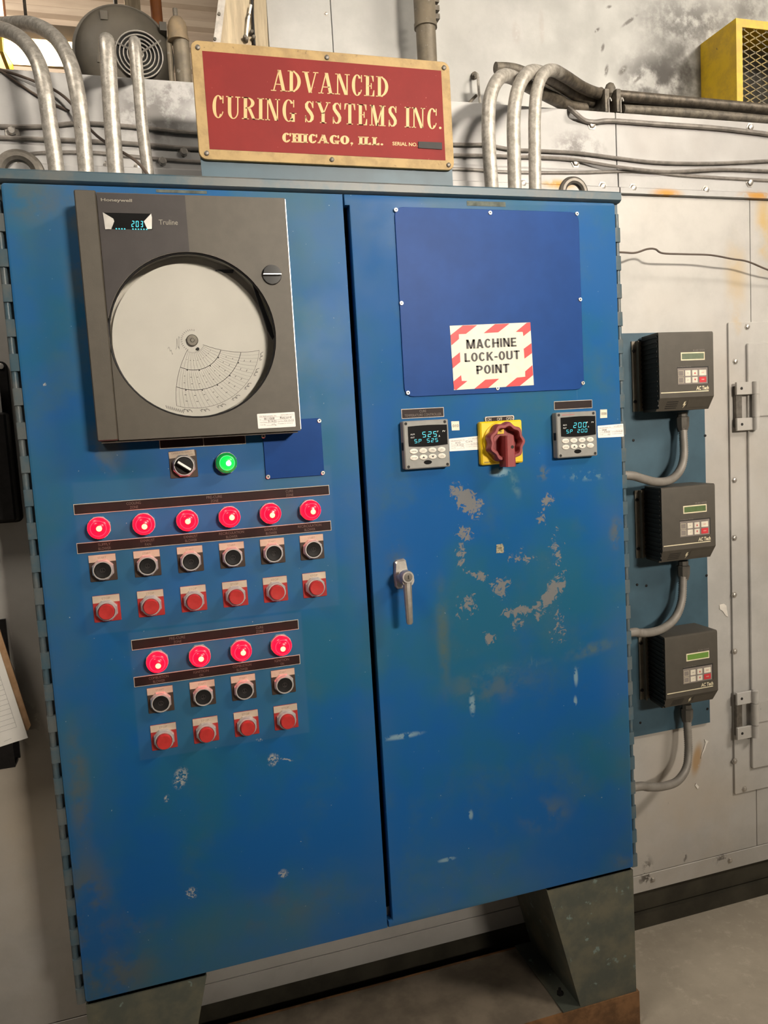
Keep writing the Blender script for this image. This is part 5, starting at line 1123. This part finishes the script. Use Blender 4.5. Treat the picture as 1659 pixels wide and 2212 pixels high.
# ------------------------------------------------------------------ sheet duct at the corner of the upper section
YQ = .60; K = crop(440, 0, 9.217)
dk = thing('sheet_duct', tuple(P(520, 100, YQ)), 'stained sheet metal duct with bolted edge strip behind the red sign', 'duct')
tl_, tr_ = P(482, -60, YQ), P(572, -60, YQ); bl_, br_ = P(463, 100, YQ), P(580, 108, YQ)
ext = lambda p, q, k: q + (q-p)*k
bl2, br2 = ext(tl_, bl_, .8), ext(tr_, br_, .8); tl2, tr2 = ext(bl_, tl_, .8), ext(br_, tr_, .8)
mid_t, mid_b = tl2.lerp(tr2, .70), bl2.lerp(br2, .68)
obj('front_sheet', MB().prism3([tl2, mid_t, mid_b, bl2], (0, .12, 0)), M['duct'], dk, False)
obj('corner_sheet', MB().prism3([mid_t+Vector((.006, .004, 0)), tr2, br2, mid_b+Vector((.006, .004, 0))], (0, .10, 0)), M['duct'], dk, False)
e = Vector((.014, 0, 0)); obj('edge_strip', MB().prism3([tl2-Vector((.004, .006, 0)), tl2+e-Vector((0, .006, 0)), bl2+e-Vector((0, .006, 0)), bl2-Vector((.004, .006, 0))], (0, .006, 0)), M['steel'], dk, False)
for u, v in ((305, 285), (222, 785)): p = P(*K(u, v), YQ-.006); obj('bolt', MB().lathe(p.x, p.z, [(.004, YQ-.006), (.004, YQ-.010)], 8), M['grime'], dk)
obj('cord', MB().tube(smooth_path([P(*K(960, -40), YQ-.008), P(*K(975, 300), YQ-.008), P(*K(1000, 700), YQ-.008), P(*K(1012, 900), YQ-.008)], 5), .0032, 8), M['black'], dk)
obj('stay_rod', MB().tube([P(*K(940, 100), YQ-.012), P(*K(890, 400), YQ-.016), P(*K(850, 780), YQ-.012)], .0035, 8), M['steel'], dk)
for u, v in ((893, 350), (945, 665), (815, 770), (850, 810), (990, 775)): p = P(*K(u, v), YQ-.004); obj('bolt', MB().lathe(p.x, p.z, [(.0050, YQ), (.0050, YQ-.016), (.003, YQ-.018)], 8), M['grime'], dk)
# ------------------------------------------------------------------ blower on the oven roof
YB = 1.0; c = P(268, 118, YB); R_ = (P(374, 118, YB)-c).length
bl = thing('roof_blower', (c.x, YB+.1, ZT), 'grey round blower housing with spiral guard grille on the oven roof', 'blower')
obj('housing', MB().lathe(c.x, c.z, [(R_*.96, YB+.30), (R_*1.0, YB+.03), (R_*1.015, YB+.02), (R_*1.015, YB+.005), (R_*.955, YB+.004), (R_*.93, YB-.012), (R_*.80, YB-.035), (R_*.50, YB-.045)], 56), M['blower'], bl, True, None, 40)
obj('stand', MB().box(c.x-.12, c.x+.12, YB+.05, YB+.25, ZT-.001, c.z-R_*.8), M['blower'], bl, False)
yg = YB-.050; g = P(301, 120, yg); Rg = (P(351, 120, yg)-g).length
obj('inlet', MB().lathe(g.x, g.z, [(Rg, YB-.040), (Rg, yg)], 40), M['hole'], bl)
for k in range(6): obj('grille_ring', MB().torus((g.x, yg-.006, g.z), Rg*(.17+.166*k), .0024, 'y', 44, 6), M['steel'], bl)
for a in (35, 155, 275): obj('grille_spoke', MB().tube([(g.x+Rg*.1*math.cos(math.radians(a)), yg-.010, g.z+Rg*.1*math.sin(math.radians(a))), (g.x+Rg*1.18*math.cos(math.radians(a)), yg-.004, g.z+Rg*1.18*math.sin(math.radians(a)))], .0030, 6), M['steel'], bl)
obj('motor_hub', MB().lathe(g.x, g.z, [(Rg*.16, yg), (Rg*.16, yg-.006), (Rg*.08, yg-.008)], 20), M['steel_dk'], bl)
for (u, v) in ((225, 38), (352, 62), (218, 130)): p = P(u, v, YB-.03); obj('bracket_lug', MB().box(p.x-.010, p.x+.010, YB-.045, YB, p.z-.012, p.z+.012), M['blower'], bl, False)
# ------------------------------------------------------------------ capped vent pipe
YE = .62; a = P(393, 120, YE); w = (P(411, 120, YE)-P(376, 120, YE)).length/2
vt = thing('capped_pipe', (a.x, YE, ZT), 'short upright pipe with a rounded brown cap beside the blower', 'pipe')
zc_ = P(390, 83, YE-w).z; zt_ = P(386, 36, YE).z
obj('pipe', MB().lathez(a.x, YE, [(w, ZT-.001), (w, zc_+.01)], 20), M['pipe'], vt)
hh = zt_-zc_; ax = P(387, 60, YE).x
obj('cap', MB().lathez(a.x-.006, YE, [(w*.9, zc_), (w*1.30, zc_+.001), (w*1.34, zc_+hh*.12), (w*1.24, zc_+hh*.20), (w*1.22, zc_+hh*.55), (w*1.05, zc_+hh*.75), (w*.7, zc_+hh*.92), (w*.2, zc_+hh)], 24), M['cap'], vt)
obj('stub', MB().lathez(a.x-.008, YE, [(.006, zt_-.004), (.006, zt_+.018)], 10), M['grime'], vt)
obj('side_rod', MB().lathez(a.x-w*1.45, YE+.01, [(.007, ZT-.001), (.007, zc_+.005)], 10), M['pipe'], vt)
# ------------------------------------------------------------------ pipes and posts far behind the blower
def far_post(u0, u1, v0, y, mat, name, label, cat, rnd=True):
    a, b = P(u0, v0, y), P(u1, v0, y); r = (b.x-a.x)/2; x = (a.x+b.x)/2; 
    if rnd: return single(name, MB().lathez(x, y, [(r, 0), (r, 7.5)], 16), mat, label, cat)
    return single(name, MB().box(a.x, b.x, y, y+.15, 0, 7.5), mat, label, cat, None, False)
far_post(325, 350, 20, 3.4, M['orange'], 'orange_pipe', 'orange painted pipe rising behind the blower', 'pipe')
far_post(269, 303, 8, 4.6, M['duct'], 'building_column', 'tan building column far behind the blower', 'column', False)
far_post(245, 254, 8, 4.2, M['grime'], 'far_pipe', 'thin dark pipe far behind the blower', 'pipe')
far_post(-8, 18, 130, 5.2, M['orange'], 'building_column', 'brown building column under the bright lamp', 'column', False)
# ------------------------------------------------------------------ lit lamp in the hall behind the oven
YL_ = 3.0; a = P(8, 87, YL_); b = P(190, 98, YL_); c = P(14, 114, YL_)
lp = thing('hall_light', tuple((a+b)/2 + Vector((0, 0, .05))), 'bright warm hall light fixture glowing behind the bent conduits', 'light fixture')
dz = a.z-c.z
obj('diffuser', MB().add([a, b, (b.x, YL_+.30, b.z-dz*.0+.02), (a.x, YL_+.30, a.z+.02), (a.x, YL_-.02, a.z-dz), (b.x, YL_-.02, b.z-dz)], [(0, 1, 5, 4), (4, 5, 2, 3)]), M['lamp'], lp, False)
obj('housing', MB().box(a.x-.02, b.x+.02, YL_+.005, YL_+.32, a.z+.022, a.z+.10), M['siding'], lp, False)
obj('end_plate', MB().box(a.x-.022, a.x-.004, YL_-.03, YL_+.32, a.z-dz-.01, a.z+.03), M['guard'], lp, False)
obj('hanger', MB().tube([(a.x+.1, YL_+.16, a.z+.10), (a.x+.1, YL_+.16, 7.4)], .008, 8), M['grime'], lp)
# ------------------------------------------------------------------ wall pockets and clipboard at the cabinet's hinge side
K = crop(0, 740, 5.267)
xr = P(49, 1100, YW).x; zt_ = P(8, 781, YW).z; zb_ = P(30, 1128, YW).z
wp = thing('document_holder', (xr-.10, YW, zb_), 'black plastic wall document holder beside the cabinet hinge', 'holder')
obj('back_plate', MB().slab(xr-.25, xr, zb_, zt_, .012, [(YW, 0), (YW-.006, 0), (YW-.008, .002)]), M['black'], wp)
zp = P(20, 889, YW-.03).z
obj('pocket', MB().slab(xr-.245, xr-.004, zb_+.004, zp, .008, [(YW-.008, 0), (YW-.046, .002), (YW-.050, .006)]), M['black'], wp)
obj('clear_sheet', MB().box(xr-.235, xr-.014, YW-.034, YW-.030, zb_+.03, P(6, 806, YW-.03).z), M['screw'], wp, False)
p = P(2, 791, YW-.008); obj('mounting_screw', MB().lathe(p.x, p.z, [(.006, YW-.008), (.006, YW-.011), (.003, YW-.012)], 12), M['chrome'], wp)
xr2 = P(37, 1660, YW-.03).x; zb2 = P(33, 1655, YW-.04).z; zt2 = P(12, 1340, YW-.02).z
w2 = thing('wall_pocket', (xr2-.1, YW, zb2), 'black wall pocket behind the white lined form', 'holder')
obj('back_plate', MB().box(xr2-.24, xr2+.004, YW-.006, YW, zb2+.004, zt2), M['black'], w2, False)
obj('pocket', MB().loops([[(x, y, z) for y, z in ((YW-.006, zb2), (YW-.045, zb2), (YW-.060, zb2+.16), (YW-.055, zb2+.16), (YW-.042, zb2+.006), (YW-.006, zb2+.006))] for x in (xr2-.235, xr2)]), M['black'], w2, False)
YCB = YW-.072; K = crop(0, 1300, 5.529)
# board and form lean on the pocket, hanging at a slant
def slant(q, y): return [(p.x, y, p.z) for p in (P(*K(a, b), y) for a, b in q)]
def par(c, r, dn, y, wd, hg):                                            # corner c, directions along the bottom (left) and up
    return [c, c+dn*wd, c+dn*wd+r*hg, c+r*hg]
c0 = P(*K(335, 1625), YCB); e0 = P(*K(0, 600), YCB); upv = (e0-c0).normalized(); lf = Vector((-upv.z, 0, upv.x)); lf = lf if lf.x < 0 else -lf
cb = thing('clipboard', tuple(c0), 'brown hardboard clipboard hanging aslant on the black wall pocket', 'clipboard')
b0 = c0 + Vector((0, .006, 0)) - lf*.011 + upv*.014
obj('board', MB().prism3([b0+upv*.008, b0+lf*.008, b0+lf*.23, b0+lf*.23+upv*.31, b0+upv*.31], (0, .004, 0)), M['board'], cb, False)
obj('clip', MB().prism3([b0+lf*.05+upv*.28-Vector((0, .012, 0)), b0+lf*.17+upv*.28-Vector((0, .012, 0)), b0+lf*.17+upv*.305-Vector((0, .012, 0)), b0+lf*.05+upv*.305-Vector((0, .012, 0))], (0, .012, 0)), M['chrome'], cb, False)
fm = thing('paper_form', tuple(c0), 'white lined form clipped on the brown clipboard', 'paper')
obj('sheet', MB().prism3([c0, c0+lf*.216, c0+lf*.216+upv*.279, c0+upv*.279], (0, .002, 0)), M['paper'], fm, False)
mb = MB(); pt = lambda a, b: (c0+lf*a+upv*b).to_tuple()
def ln(a0, b0_, a1, b1): mb.add(*(lambda A, B: (ribbon([(A[0], A[2]), (B[0], B[2])], .0006, YCB-.0005).v, [(0, 1, 2, 3)]))(pt(a0, b0_), pt(a1, b1)))
for k in range(22): ln(.014, .030+.0105*k, .205, .030+.0105*k)
ln(.014, .030, .014, .2505); ln(.205, .030, .205, .2505)
ln(.030, .010, .045, .0085)
obj('ruling', mb, M['ink_lt'], fm, False)
